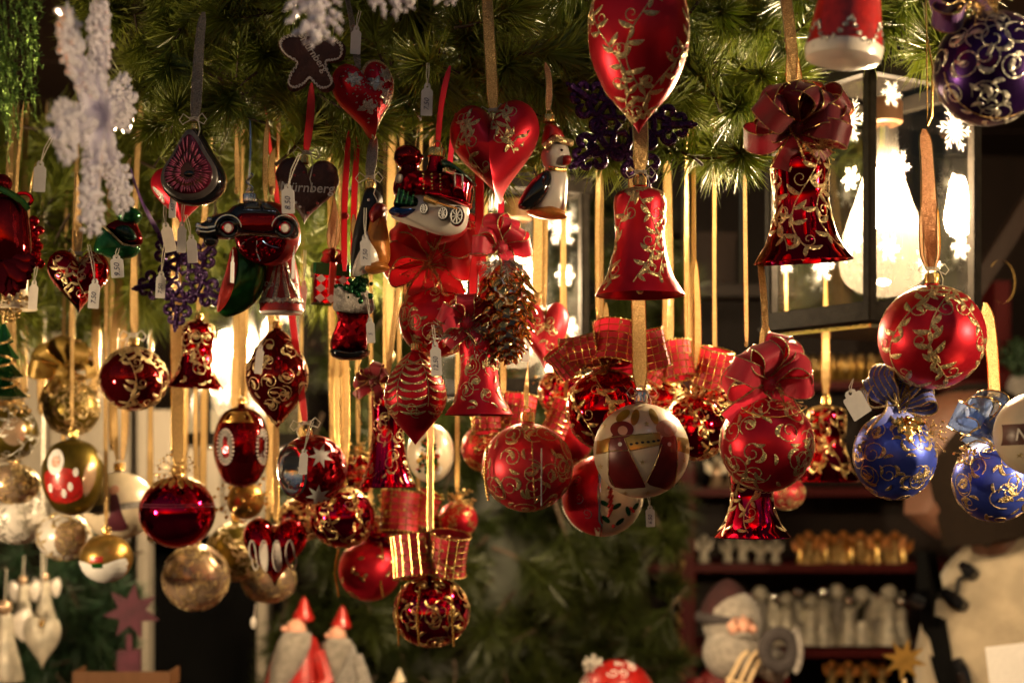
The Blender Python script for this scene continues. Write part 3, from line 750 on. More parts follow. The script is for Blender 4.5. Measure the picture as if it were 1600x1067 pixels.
# ================================================================ lanterns
def lantern(label, px, py, Y, rz, a=236, h=372):
    """square candle lantern, origin at the centre of its base"""
    T = Thing('lantern', label, 'lantern', px, py, Y, 'black metal lanterns with snowflake panes', (0, 0, rz)); A = a / 2; t = 9
    for i, (sx, sy) in enumerate(((-1, -1), (1, -1), (1, 1), (-1, 1))):
        m = MB(); m.box((sx * (A - t), sy * (A - t), h / 2), (t * 1.8, t * 1.8, h - 34), bev=2.5); T.part('corner_post', m, 'iron', smooth=False)
    for z, hh, nm, ov in ((8, 22, 'bottom_rail', 3), (h - 10, 22, 'top_rail', 3)):
        for k in range(4):
            R = Matrix.Rotation(k * pi / 2, 3, 'Z'); m = MB(); m.box(R @ V((0, -A + t * .6, z)), (a + ov * 2 - (0 if k % 2 else t * 2.6), t * 1.9, hh), rot=R, bev=2.5); T.part(nm, m, 'iron', smooth=False)
    m = MB(); m.box((0, 0, -6), (a + 14, a + 14, 5), bev=2); T.part('base_plate', m, 'iron', smooth=False)
    m = MB(); m.box((0, 0, -14), (a * .84, a * .84, 6), bev=2); T.part('drip_tray', m, 'silver_metal', smooth=False)
    # roof: square pyramid to round dome with vents
    m = MB(); rows = []
    for r, z, sq in ((A + 8, h + 2, 1), (A + 8, h + 7, 1), (A * .62, h + 30, .7), (A * .42, h + 40, .2), (A * .40, h + 72, 0), (A * .30, h + 92, 0), (3, h + 104, 0)):
        row = []
        for k in range(32):
            an = 2 * pi * k / 32 + pi / 4; q = 1 / max(abs(cos(an)), abs(sin(an))); row.append((r * (sq * q + (1 - sq)) * cos(an), r * (sq * q + (1 - sq)) * sin(an), z))
        rows.append(row)
    m.grid(rows, True); T.part('roof', m, 'iron')
    m = MB(); m.tube([(0, 26 * cos(2 * pi * i / 24), h + 126 + 26 * sin(2 * pi * i / 24)) for i in range(24)], 2.6, 6, closed=True); T.part('carrying_ring', m, 'iron')
    rnd = random.Random(7)
    for k in range(4):
        R = Matrix.Rotation(k * pi / 2, 3, 'Z'); m = MB(); m.box(R @ V((0, -A + t + 2, h / 2)), (a - t * 3.4, 1.4, h - 40), rot=R); g = T.part('pane', m, 'pane_glass', smooth=False)
        for (x, z, r) in ((.28, .78, 34), (-.22, .60, 24), (.30, .55, 19), (.05, .22, 25), (-.28, .88, 20), (-.3, .27, 22), (.33, .30, 20)):
            m = MB()
            for q in range(18):
                an = 2 * pi * q / 18; rr = r * (1.1 if q % 3 == 0 else .66 if q % 3 == 1 else .8); d = V((cos(an), 0, sin(an))); c = V((x * a, 0, z * h))
                m.strip([c, c + d * rr], (-d.z, 0, d.x), [2.4, .5])
                if q % 3 == 0:
                    for s_ in (-1, 1): e = V((cos(an + s_ * .8), 0, sin(an + s_ * .8))); m.strip([c + d * rr * .62, c + d * rr * .62 + e * rr * .3], (-e.z, 0, e.x), [1.6, .6])
            m.prism([(c.x + r * .2 * cos(t_), c.z + r * .2 * sin(t_)) for t_ in [2 * pi * i / 14 for i in range(14)]], -.2, .2)
            m.v = [tuple(R @ (V(v) + V((0, -A + t - .3, 0)))) for v in m.v]; T.part('frosted_star', m, 'frosted_star', g, smooth=False)
    GX = (24, -2, 0); m = MB(); m.lathe([(26, h - 20), (30, h - 26), (30, h - 56), (24, h - 60), (22, h - 52)], 28, GX); T.part('lamp_socket', m, 'wood_warm')
    m = MB(); m.lathe(interp([(22, h - 56), (24, h - 100), (34, h - 150), (58, h - 220), (68, h - 268), (58, h - 306), (24, h - 326), (.1, h - 328)], 30), 40, GX); T.part('frosted_globe', m, 'frosted_glass')
    m = MB(); m.lathe(interp([(.1, h - 118), (10, h - 128), (17, h - 165), (21, h - 195), (14, h - 216), (.1, h - 224)], 16), 16, GX); T.part('light_bulb', m, 'bulb_main')
    m = MB(); m.lathe([(10, h - 60), (10, h - 126)], 12, GX); T.part('bulb_cap', m, 'silver_metal')
    return T
# base centre: corner post faces the camera near x 1365
L1 = lantern('large black lantern with lit bulb and snowflake panes, right of centre beside the bow-topped bell', 1361, 506, 1.42, 30)
def hook(T, z0, z1): m = MB(); m.tube([(0, 0, z0), (2, 0, z0 + 14), (0, 0, z1)], 1.6, 6); T.part('hanging_chain', m, 'iron')
hook(L1, 500, 700)
copytree(L1.o, W(376, 690, 2.05), radians(-62), 'small black lantern glowing behind the shiny bell and spindle on the left', soft='bulb_soft')
copytree(L1.o, W(786, 612, 1.66), radians(25), 'black lantern half hidden behind the silver pine cone in the middle', soft='bulb_soft')
# neighbours of the same stall row, out of frame
copytree(L1.o, V((.86, .72, 1.66)), radians(15), 'lantern of the next stall, to the right and nearer', soft='bulb_glow')
copytree(L1.o, V((-.92, .95, 1.42)), radians(60), 'lantern hanging at the left end of the stall front', soft='bulb_main')
for loc in ((.86, .72, 1.66), (-.92, .95, 1.42)):
    q = MB(); q.tube([(0, 0, .3), (0, 0, .95)], .003, 6); q.tube([(0, .0, .95), (0, .6, .95)], .012, 6); o = link_mesh('bracket', q, 'iron', 1); o.location = loc; o['label'] = 'iron wall bracket that carries a lantern at the ' + ('right' if loc[0] > 0 else 'left') + ' stall end'; o['category'] = 'bracket'

# ================================================================ pine
def sprig_mesh(seed, n=120, L=62, stem=70, mat='needle_light', spread=1.0, tipn=26, r=.62):
    rnd = random.Random(seed); m = MB(); st = []
    bend = V((rnd.uniform(-.3, .3), rnd.uniform(-.3, .3), 0))
    for i in range(8): t = i / 7; st.append(V((0, 0, stem * t)) + bend * stem * t * t)
    m.cur = 1; m.tube(st, [2.2 - 1.2 * i / 7 for i in range(8)], 5); m.cur = 0
    for k in range(n):
        t = 1 - abs(rnd.gauss(0, .28)); t = max(.05, min(1, t)); f = t * 7; i = min(6, int(f)); p = st[i].lerp(st[i + 1], f - i); tan = (st[i + 1] - st[i]).normalized()
        a = rnd.uniform(0, 2 * pi); o = tan.orthogonal().normalized(); o = Matrix.Rotation(a, 3, tan) @ o
        tilt = rnd.uniform(.25, 1.35) * spread * (1 if t < .97 else rnd.uniform(.1, 1)); d = (tan * cos(tilt) + o * sin(tilt)).normalized()
        l = L * rnd.uniform(.7, 1.1); side = d.cross(tan); side = side.normalized() if side.length > 1e-4 else d.orthogonal()
        sag = V((rnd.uniform(-.12, .12), rnd.uniform(-.12, .12), rnd.uniform(-.12, .12))) * l; p1 = p + d * l * .5 + sag * .35; p2 = p + d * l + sag; u = d.cross(side).normalized()
        vs = []
        for q, rr in ((p, r), (p1, r * .9)):
            for g in range(3): vs.append(q + (side * cos(g * 2.094) + u * sin(g * 2.094)) * rr)
        vs.append(p2); m.add(vs, [(0, 1, 4, 3), (1, 2, 5, 4), (2, 0, 3, 5), (3, 4, 6), (4, 5, 6), (5, 3, 6)])
    return m
def garland(name, label, cat, spots, sc, mats, mesh_seed, nvar=6, **kw):
    root = thing0(name, label, cat, tuple(spots[0][0]) if False else (0, 0, 0)); protos = []
    for i in range(nvar):
        mb = sprig_mesh(mesh_seed + i, **kw); protos.append(link_mesh('pine_sprig', mb, mats, sc, root, False))
    for i, (p, d, s) in enumerate(spots):
        o = protos[i] if i < nvar else protos[i % nvar].copy()
        if i >= nvar: COL.objects.link(o)
        q = V(d).to_track_quat('Z', 'Y'); o.rotation_mode = 'QUATERNION'; o.rotation_quaternion = q @ Euler((0, 0, random.Random(i).uniform(0, 6))).to_quaternion(); o.scale = (s, s, s)
        o.location = p - V(d).normalized() * .03 * s
    return root
rnd = random.Random(42)
def spots(n, region, Y0, Y1, bias, mind=26, s0=.8, s1=1.25):
    out = []; tries = 0; pts = []
    while len(out) < n and tries < n * 60:
        tries += 1; px, py = region(rnd)
        if px is None: continue
        Y = rnd.uniform(Y0, Y1)
        if any((px - a) ** 2 + (py - b) ** 2 < mind ** 2 and abs(Y - c) < .1 for a, b, c in pts): continue
        pts.append((px, py, Y)); d = V((rnd.gauss(0, .55), rnd.gauss(0, .5), rnd.gauss(0, .5))) + V(bias); out.append((W(px, py, Y), d.normalized(), rnd.uniform(s0, s1)))
    return out
def edge(px):  # lower edge of the front garland in the photo
    K = [(-40, -30), (60, -10), (190, 120), (260, 300), (380, 215), (520, 260), (640, 270), (720, 275), (830, 300), (900, 330), (1000, 300), (1100, 260), (1180, 300), (1230, 120), (1300, 90), (1400, 60), (1500, 130), (1590, -20)]
    for (a, b), (c, d) in zip(K, K[1:]):
        if a <= px <= c: return b + (d - b) * (px - a) / (c - a)
    return -40
def reg1(r):
    px = r.uniform(60, 1500); py = r.uniform(-120, 330); return (px, py) if py < edge(px) - 25 else (None, None)
PX = 1.25 / F
g1 = garland('pine_garland', 'long-needled green pine garland along the top of the stall front', 'pine garland', spots(285, reg1, 1.12, 1.38, (0, -.6, -.3), 24, .85, 1.3), PX, ['needle_light', 'stem'], 100, L=62, n=180, r=1.1)
def reg2(r):
    px = r.uniform(-60, 560); py = r.uniform(200, 520 - .15 * max(0, px)); return px, py
g2 = garland('pine_garland', 'blurred yellow-green pine garland behind the hanging ribbons on the left', 'pine garland', spots(190, reg2, 1.5, 1.85, (0, -.4, -.5), 24, 1, 1.5), 1.6 / F, ['needle_light', 'stem'], 200, L=52, n=130, r=.8)
def reg3(r):
    px = r.uniform(425, 1075); py = r.uniform(300, 1150); return (px, py) if px < 1075 - 40 * abs(sin(py * .02)) else (None, None)
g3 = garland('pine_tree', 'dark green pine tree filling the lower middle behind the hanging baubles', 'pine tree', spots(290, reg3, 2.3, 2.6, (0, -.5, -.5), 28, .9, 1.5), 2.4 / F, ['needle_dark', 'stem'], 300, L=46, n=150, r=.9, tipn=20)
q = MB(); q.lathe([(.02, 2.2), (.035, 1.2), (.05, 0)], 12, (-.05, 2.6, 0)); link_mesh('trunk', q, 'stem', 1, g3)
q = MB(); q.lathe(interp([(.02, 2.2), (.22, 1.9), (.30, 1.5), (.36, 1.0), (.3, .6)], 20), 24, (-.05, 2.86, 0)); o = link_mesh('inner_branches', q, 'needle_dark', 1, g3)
def reg4(r): return r.uniform(-60, 215), r.uniform(830, 1150)
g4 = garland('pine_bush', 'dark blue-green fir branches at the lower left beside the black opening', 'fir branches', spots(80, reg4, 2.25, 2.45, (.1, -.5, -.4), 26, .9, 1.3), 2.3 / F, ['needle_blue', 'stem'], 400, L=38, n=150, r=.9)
# ================================================================ ornaments, matte red family
RB = ['ribbon_red', 'glitter_gold']; RBB = ['ribbon_bright', 'glitter_gold']; RBD = ['ribbon_dark', 'foil_gold']
T = orn('drop_ornament', 'large matte red balloon-shaped drop with gold leaf vines, nearest the top centre', 'drop ornament', 998, 80, .98, 'drop', 158, 258, 'red_satin', 'vine', (-120, 14))
T = heart('plump matte red heart with gold vines left of the small snowman-faced penguin', 775, 240, 1.06, 142, 158, 'red_satin', rib=(-60, 17), rot=(0, -4, -12), tw=True, D=52, seed=4)
T = orn('bell_ornament', 'plain matte red bell with gold vines hanging alone right of centre', 'bell ornament', 1000, 377, 1.06, 'bell', 140, 168, 'red_satin', 'vine', (120, 24), tw=True, capr=10, seed=3)
T = orn('ball_ornament', 'matte red ball with gold leaf vines hanging before the big lantern', 'ball ornament', 1456, 527, 1.05, 'ball', 164, 162, 'red_satin', 'vine', (195, 26, 'ribbon_copper', -5, 3), tw=True, capr=11, seed=9)
q = MB(); q.tube([(-6, 2, 330), (-8, 2, 500), (-12, 0, 720)], 1.2, 5); q.tube([(-6, 2, 330), (0, 0, 345), (2, 0, 420), (-7, 1, 470)], [2, 2.4, 2, 1], 5); T.part('hanging_string', q, 'gold_metal')
T = orn('ball_ornament', 'matte red ball with gold curls under a big pink-red bow', 'ball ornament', 1198, 693, 1.07, 'ball', 146, 150, 'red_satin', 'swirl', (395, 10, 'ribbon_gold', -6, 6), seed=21)
bow(T, (0, -18, 92), 10, 76, 34, RB, 3, (-5, 185), .5, 2); tinsel_bits(T, (20, -40, 60), 42, 40, 3, 'foil_gold', 1.4); chain(T, arcpts((0, 62), 52, 22, 200, 340, y=-62), 1.6)
T = orn('ball_ornament', 'matte red ball with gold swirls under red ribbon loops, below the toy train', 'ball ornament', 683, 500, 1.12, 'ball', 120, 116, 'red_satin', 'swirl', (170, 9, 'ribbon_red', 30), seed=33)
bow(T, (2, -26, 92), 11, 86, 38, RBB, 8, (-15, 195), .45, 2, taill=.8); tinsel_bits(T, (-10, -50, 78), 60, 60, 4, 'foil_gold', 1.4)
T = orn('bell_ornament', 'matte red bell with silver fir sprigs and a small bow, left of pine cone', 'bell ornament', 749, 585, 1.08, 'bell', 106, 125, 'red_satin', 'swirl', (240, 13, 'ribbon_bright', -2, 8), seed=8)
bow(T, (-18, -16, 78), 7, 50, 28, RB, 14, (0, 190), .5, 2, taill=.9)
rs = random.Random(3)
for k in range(7):
    a = radians(rs.uniform(150, 390)); q = MB(); c0 = V((-20, -22, 66)); e = c0 + V((cos(a) * 52, -rs.uniform(0, 20), sin(a) * 30)); q.tube([c0, e], .8, 4)
    for j in range(46):
        t = rs.uniform(.1, 1); p = c0.lerp(e, t); d = V((rs.gauss(0, 1), rs.gauss(0, 1), rs.gauss(0, 1))).normalized(); q.tube([p, p + (d + (e - c0).normalized() * .9) * 11], [.8, .3], 3, cap=False)
    T.part('fir_sprig', q, 'glitter_silver')
T = orn('drop_ornament', 'matte red spindle drop with fern-like gold strokes, next to the 12.50 tag', 'drop ornament', 649, 622, 1.1, 'spin', 97, 146, 'red_satin', None, (440, 10, 'ribbon_gold', -20), seed=6)
q = MB(); S = T.S; rs = random.Random(9)
for a0 in (-2.6, -1.6, -.55, .5, 1.5, 2.5):
    for k in range(8):
        b = S.len * (.14 + .07 * k)
        for s_ in (-1, 1): leaf(q, S, a0 + s_ * .04, b, -pi / 2 + s_ * (.55 + .05 * k), 24, 2.4, 1.2, s_ * .5)
    curl(q, S, a0 + .3, S.len * .66, 11, 1, 1.4, 1, .7); curl(q, S, a0 - .3, S.len * .7, 9, 2, 1.3, -1, .7)
    stroke(q, S, [(a0, S.len * (.08 + .03 * i)) for i in range(18)], .8)
T.part('glitter_fern', q, 'glitter_gold')
T = heart('small pink-red matte heart right of the silver pine cone', 851, 527, 1.33, 76, 110, 'pink_satin', 'swirl', (320, 10), D=26)
T = orn('ball_ornament', 'large matte red ball with gold crescents left of the shiny dark red one', 'ball ornament', 824, 730, 1.22, 'ball', 142, 138, 'pink_satin', 'swirl', (560, 8), seed=12)
chain(T, [(-62, -50, 30), (-66, -52, -10), (-60, -50, -52)], 2.6); chain(T, [(-10, -60, 58), (6, -70, 40), (10, -74, -50)], 1.4, 'foil_gold')
T = orn('ball_ornament', 'small matte red ball edged with gold bead chains, beside two plaid ribbon rolls', 'ball ornament', 578, 890, 1.5, 'ball', 98, 98, 'red_satin', None, (700, 8), seed=18)
q = MB(); rs = random.Random(2)
for k in range(26): leaf(q, T.S, rs.uniform(-3, 3), T.S.len * rs.uniform(.2, .8), rs.uniform(0, 6), 12, 3, 1.3)
T.part('glitter_dabs', q, 'foil_gold')
for x in (-46, 22): chain(T, [(x, -30, 34), (x - 4, -42, 0), (x + 2, -40, -38)], 2.4)

# ---------------------------------------------------------------- shiny red family
T = orn('bell_ornament', 'shiny see-through red bell under a large dark wine-red bow, left of the big lantern', 'bell ornament', 1252, 322, 1.06, 'bell', 154, 172, 'red_gloss', 'vine', (-60, 17, 'ribbon_gold', -12, 5), seed=15, rot=(4, -3, 0))
bow(T, (-8, -26, 116), 13, 84, 32, RBD, 5, (-30, 210), .7, 2, taill=.8); bow(T, (4, -10, 112), 3, 80, 24, ['organza_red', 'foil_gold'], 11, (10, 170), .3, 0, center=None)
chain(T, [(-60, -40, 150), (-30, -60, 120), (-14, -62, 90), (-5, -60, 60)], 2, 'foil_gold'); tinsel_bits(T, (20, -50, 80), 36, 50, 8, 'foil_gold', 1.5)
T = orn('bell_ornament', 'shiny crimson bell with gold leaves directly under the pink-bowed ball', 'bell ornament', 1175, 782, 1.16, 'bell', 120, 112, 'magenta_gloss', 'vine', (660, 9), seed=31)
T = orn('bell_ornament', 'shiny red bell with broad gold leaves half hidden right of the pink-bowed ball', 'bell ornament', 1291, 692, 1.54, 'bell', 104, 118, 'red_gloss', 'vine', (515, 17, 'ribbon_gold', -6), decomat='foil_gold', seed=22)
T = orn('bell_ornament', 'small shiny red bell with gold scrolls beside the left lantern', 'bell ornament', 308, 553, 1.36, 'bell', 86, 104, 'red_gloss', 'swirl', (380, 13), seed=5, rot=(0, 3, 0))
T = orn('bell_ornament', 'tall shiny magenta bell with a little bow, right of the snowflake ball', 'bell ornament', 606, 682, 1.28, 'bell', 88, 156, 'magenta_gloss', 'swirl', (520, 11, 'ribbon_gold', 50), seed=44)
bow(T, (-22, -14, 84), 5, 30, 18, RBD, 4, (20, 200), .4, 2); chain(T, arcpts((-30, 70), 16, 60, 100, 240, y=-24), 1.3, 'foil_gold')
T = orn('ball_ornament', 'shiny dark red ball flecked with gold, hanging left of the small bell', 'ball ornament', 209, 592, 1.4, 'ball', 106, 100, 'dark_red_gloss', 'vine', (400, 17, 'ribbon_gold', 4), seed=7, tw=True)
T = orn('drop_ornament', 'shiny dark red spindle with gold scrolls and a white tag at its left', 'drop ornament', 433, 592, 1.28, 'spin', 97, 154, 'dark_red_gloss', 'swirl', (440, 12), seed=11, capr=7)
T = heart('shiny wine-red heart with gold sparkle at the far left with a small tag', 123, 442, 1.22, 94, 102, 'red_gloss', 'vine', (265, 15, 'ribbon_gold', -2), rot=(0, 0, 20), tw=True, D=34, seed=6)
T = orn('ball_ornament', 'shiny wine-red ball with gold leaves behind the cream angel ball', 'ball ornament', 948, 640, 1.2, 'ball', 128, 128, 'red_gloss', 'vine', (470, 12), seed=25, decomat='foil_gold')
for (x, z, r, h, t, l) in ((-42, 88, 26, 56, 78, 10), (12, 96, 38, 66, 8, -18), (66, 92, 26, 58, -14, 8), (-66, 74, 22, 46, -40, 10)): plaid_roll(T, (x, -22, z), r, h, t, l)
tinsel_bits(T, (0, -20, 60), 85, 90, 5, 'foil_gold', 2.2); chain(T, [(-78, -22, 46), (-50, -40, 56), (-10, -44, 66)], 1.6, 'foil_gold')
T = orn('ball_ornament', 'shiny dark red ball tangled in gold leaves right of the cream angel ball', 'ball ornament', 1086, 668, 1.3, 'ball', 104, 104, 'red_gloss', 'vine', (300, 13, 'ribbon_gold', 0, 6), seed=26, decomat='foil_gold')
for (x, z, r, h, t, l) in ((-30, 104, 24, 56, -8, -10), (26, 92, 26, 58, 12, 14), (-62, 90, 18, 44, 30, 0)): plaid_roll(T, (x, -16, z), r, h, t, l)
tinsel_bits(T, (0, -22, 40), 84, 110, 6, 'foil_gold', 2.2); tinsel_bits(T, (0, -30, 10), 60, 50, 16, 'red_gloss', 4)
T = orn('ball_ornament', 'shiny magenta-red ball with gold leaf chains under the snowflake ball', 'ball ornament', 535, 808, 1.42, 'ball', 102, 96, 'magenta_gloss', 'vine', (600, 12, 'ribbon_gold', 0, 8), seed=27, decomat='foil_gold')
for x in (-46, 24): chain(T, [(x, -30, 38), (x - 3, -42, 12), (x, -44, -18)], 2.8, 'foil_gold')
T = orn('ball_ornament', 'shiny red ball with bead chains under two plaid ribbon rolls, lowest in the middle', 'ball ornament', 674, 955, 1.38, 'ball', 120, 112, 'magenta_gloss', 'swirl', (640, 12, 'ribbon_copper', -2), seed=28, decomat='foil_gold')
plaid_roll(T, (-28, -22, 88), 31, 66, -6, -10); plaid_roll(T, (28, -24, 92), 30, 62, 8, 12); tinsel_bits(T, (0, -40, 84), 56, 60, 15, 'foil_gold', 2)
for x in (-42, -14, 34): chain(T, [(x, -46, 44), (x * 1.1 - 3, -60, 10), (x * 1.1, -58, -48)], 2.3)
T = Thing('ribbon_ornament', 'pair of small plaid ribbon rolls with gold wire below the tall magenta bell', 'ribbon ornament', 625, 800, 1.45, 'plaid ribbon decorations'); plaid_roll(T, (0, 0, 0), 30, 62, 4, -8); plaid_roll(T, (38, 14, 6), 20, 50, 24, 8); ribbon(T, 30, 640, 9)
tinsel_bits(T, (0, -14, 18), 44, 50, 25, 'foil_gold', 2)
T = Thing('ribbon_ornament', 'plaid ribbon rolls with gold tinsel left above the large matte red ball', 'ribbon ornament', 785, 652, 1.36, 'plaid ribbon decorations')
for (x, z, r, h, t) in ((-24, 2, 26, 50, -6), (26, 8, 26, 52, 8), (88, -4, 20, 60, 24)): plaid_roll(T, (x, 0, z), r, h, t, -8)
tinsel_bits(T, (0, -10, -24), 60, 60, 26, 'foil_gold', 2.2); ribbon(T, 28, 450, 12)
T = orn('ball_ornament', 'orange-red ball partly hidden behind the pink-bowed ball above the shelf', 'ball ornament', 1228, 770, 1.5, 'ball', 60, 52, 'pink_satin', 'swirl', (650, 8), seed=77)
T = Thing('ball_ornament', 'round red reflector ball with a silver hollow and white snowflakes', 'ball ornament', 488, 733, 1.27, 'glass baubles on ribbons', (0, -8, 0))
S = Rev(ball_prof(54, .98)); ft = V((-.72, -.62, .04)).normalized(); rot = ft.to_track_quat('Z', 'Y').to_matrix(); m = MB()
m.lathe([(54 * sin(pi * i / 26), 54 * cos(pi * i / 26)) for i in range(6, 27)], 44, rot=rot); T.part('glass_body', m, 'crackle_red')
m = MB(); m.lathe([(39 * cos(q * pi / 2 / 12), 38 - 30 * sin(q * pi / 2 / 12)) if q < 13 else (0.1, 8) for q in range(14)][::-1], 40, rot=rot); m.lathe([(36 - 0, 38), (40, 39.5), (41, 36)], 44, rot=rot); T.part('silver_hollow', m, 'silver_metal')
fb = on_ball(54)
for (x, z, r) in ((22, 18, 19), (8, -42, 19)):
    m = MB(); patch(fb, star_out(7, r, r * .42, .3, (x, z)), m, .8, 5, (x, z)); T.part('snowflake', m, 'white_paint')
cap(T, 52, 8, 12); ribbon(T, 70, 500, 13, 'ribbon_bright', dx=2); twine(T, 72, 9, 4, 30)

# ---------------------------------------------------------------- blue and purple
T = orn('ball_ornament', 'bright blue ball with gold curls, striped blue-gold bow and a gold holly leaf', 'ball ornament', 1398, 712, 1.08, 'ball', 128, 138, 'blue_satin', 'swirl', (500, 9, 'ribbon_gold', -2, 4), seed=51)
bow(T, (-6, -22, 78), 6, 66, 44, ['ribbon_blue', 'glitter_gold'], 16, (5, 175), .3, 2, taill=.9, center=None)
m = MB()
for k in range(3):
    for s_ in (-1, 1): m.strip([V((2 + 3 * s_, -36, 66)), V((s_ * 12, -44, 92)), V((s_ * 9 - 2, -40, 112 - 4 * k)), V((0, -36, 118 - 6 * k))], (1, .2, 0), 4.5 - k)
T.part('gold_loop', m, 'glitter_gold')
m = MB(); c = V((4, -62, 34))
for k in range(5):
    a = radians(-90 + (k - 2) * 38); d = V((cos(a), -.15, sin(a))); u = V((-sin(a), 0, cos(a))); L = 38 if k == 2 else 28
    pts = []
    for i in range(13):
        t = i / 12; pts.append((c + V((0, 0, 22)) + d * L * t, 7.5 * sin(pi * t) * (1.25 if i % 3 == 1 else .75)))
    m.grid([[p + u * w_, p + V((0, -2, 0)), p - u * w_] for p, w_ in pts])
T.part('holly_leaf', m, 'gold_metal'); m = MB()
for p in ((0, -70, 58), (7, -69, 55), (2, -70, 50)): m.sph(p, 4, 6)
T.part('gold_berry', m, 'gold_metal'); tinsel_bits(T, (44, -30, 30), 34, 60, 9, 'foil_gold', 2); tinsel_bits(T, (-46, -30, 24), 26, 40, 10, 'foil_gold', 2)
T = orn('ball_ornament', 'blue ball with a sheer blue organza bow, right of the striped-bow one', 'ball ornament', 1554, 752, 1.13, 'ball', 128, 126, 'blue_satin', 'swirl', (470, 23, 'ribbon_gold', -4), seed=52)
bow(T, (-18, -16, 84), 5, 54, 44, ['organza_blue', 'foil_gold'], 17, (0, 180), .3, 2, taill=.7, thick=.8); chain(T, [(-60, -20, 52), (-40, -36, 64), (-8, -52, 52), (6, -60, 34)], 2, 'foil_gold'); chain(T, arcpts((-20, 90), 44, 34, 10, 170, y=-30), 1.8, 'foil_gold')
tinsel_bits(T, (-50, -26, 40), 26, 40, 19, 'foil_gold', 2)
T = orn('ball_ornament', 'dark purple ball with silvery-gold curls in the top right corner', 'ball ornament', 1547, 108, .9, 'ball', 170, 176, 'purple_satin', 'swirl', (-150, 12), seed=53, decomat='glitter_silver')
bow(T, (-36, -20, 102), 6, 78, 32, ['ribbon_purple', 'glitter_gold'], 18, (60, 230), .4, 1); tinsel_bits(T, (-30, -40, 84), 50, 60, 29, 'foil_gold', 2.2)
chain(T, arcpts((0, 0), 82, 84, 190, 300, y=-30), 1.2, 'foil_gold')

# ---------------------------------------------------------------- filigree stars
def filigree(label, px, py, Y, R, rot, rib, seed=1):
    T = Thing('filigree_star', label, 'star ornament', px, py, Y, 'purple glitter scroll stars', rot); r = R * .05
    def spiral(c, rad, a0, turns, d): return [V((c[0] + rad * (1 - .75 * t) * cos(a0 + d * t * turns * 2 * pi), 0, c[1] + rad * (1 - .75 * t) * sin(a0 + d * t * turns * 2 * pi))) for t in [i / 18 for i in range(19)]]
    m = MB()
    for s_ in (-1, 1):
        m.tube([(0, 0, R * .2), (s_ * R * .10, 0, R * .32), (s_ * R * .13, 0, R * .46), (s_ * R * .06, 0, R * .62)], r, 6)
        m.tube(spiral((s_ * R * .17, R * .62), R * .13, pi / 2 + s_ * pi * .45, .95, s_), r, 6); m.tube(spiral((s_ * R * .22, R * .34), R * .12, -pi / 2 - s_ * .4, .85, s_), r, 6)
        m.tube(spiral((s_ * R * .09, R * .80), R * .065, -pi / 2, .7, s_), r * .9, 6); m.sph((s_ * R * .085, 0, R * .84), R * .045, 6)
    m.tube([(0, 0, R * .5), (0, 0, R * .95)], r * 1.2, 6); m.sph((0, 0, R * .9), R * .05, 6); m.sph((0, 0, R * .97), R * .035, 6, 1.6)
    base = T.part('scroll_arm', m, 'glitter_purple')
    for k in range(1, 5):
        o = base.copy(); COL.objects.link(o); o.parent = T.o; o.rotation_euler = (0, k * 2 * pi / 5, 0)
    m = MB(); q = star_out(5, R * .22, R * .1); m.tube([(x, 0, z) for x, z in q], r, 6, closed=True); m.tube([(R * .40 * sin(2 * pi * i / 40), 0, R * .40 * cos(2 * pi * i / 40)) for i in range(40)], r, 6, closed=True); T.part('centre_star', m, 'glitter_purple')
    ribbon(T, R * .9, rib, 8, 'ribbon_purple'); return T
filigree('purple glitter scroll star behind the tip of the large red drop', 978, 196, 1.08, 112, (0, 16, 6), -40)
filigree('purple glitter scroll star below the watermelon-red fig, hung with small tags', 284, 436, 1.24, 82, (0, -28, -8), 230)

# ---------------------------------------------------------------- crystal snowflakes and tinsel
def snowflake(label, px, py, Y, R, rot, n=6):
    T = Thing('snowflake_ornament', label, 'snowflake ornament', px, py, Y, 'beaded crystal snowflakes', rot); rs = random.Random(4); m = MB()
    def beads(a, b, r0, r1, k):
        for i in range(k):
            t = i / (k - 1); p = V(a).lerp(V(b), t); r = (r0 + (r1 - r0) * t) * 1.15
            m.ico(p + V((rs.uniform(-1, 1) * r * .6, rs.uniform(-1, 1) * r, 0)), r * rs.uniform(.7, 1.05)); m.ico(p + V((rs.choice((-1, 1)) * r, rs.uniform(-1, 1) * r, r * .4)), r * rs.uniform(.4, .7))
        e = V(b) + (V(b) - V(a)).normalized() * R * .07; m.tube([V(b), e], [r1 * .8, .4], 5)
    beads((0, 0, R * .22), (0, 0, R * .93), R * .05, R * .038, 18)
    for (z, l) in ((.26, .16), (.40, .22), (.50, .26), (.62, .24), (.76, .17)):
        for s_ in (-1, 1): beads((0, 0, R * z), (s_ * R * l * .8, 0, R * (z + l * .75)), R * .038, R * .028, 6)
    b0 = T.part('crystal_arm', m, 'crystal_bead'); q = MB(); q.tube([(0, 0, 0), (0, 0, R * .6), (0, 0, R)], [R * .10, R * .06, R * .015], 6)
    q.prism([(0, 0), (R * .15, R * .25), (R * .06, R * .5), (0, R * .62), (-R * .06, R * .5), (-R * .15, R * .25)], -R * .012, R * .012); p0 = T.part('petal', q, 'crystal', b0)
    for k in range(1, n):
        o = b0.copy(); COL.objects.link(o); o.parent = T.o; o.rotation_euler = (0, k * 2 * pi / n, 0); p = p0.copy(); COL.objects.link(p); p.parent = o
    m = MB()
    for k in range(12):
        a = 2 * pi * k / 12; m.sph((R * .1 * cos(a), -R * .02, R * .1 * sin(a)), R * .07, 6, 1, 1, .4)
    T.part('centre_rosette', m, 'crystal'); m = MB(); m.tube([(0, 0, R), (0, 0, R * 1.8)], .8, 5); T.part('hanging_string', m, 'string'); return T
snowflake('white beaded crystal snowflake, out of focus and nearest at the upper left', 150, 182, .82, 196, (0, 8, 87))
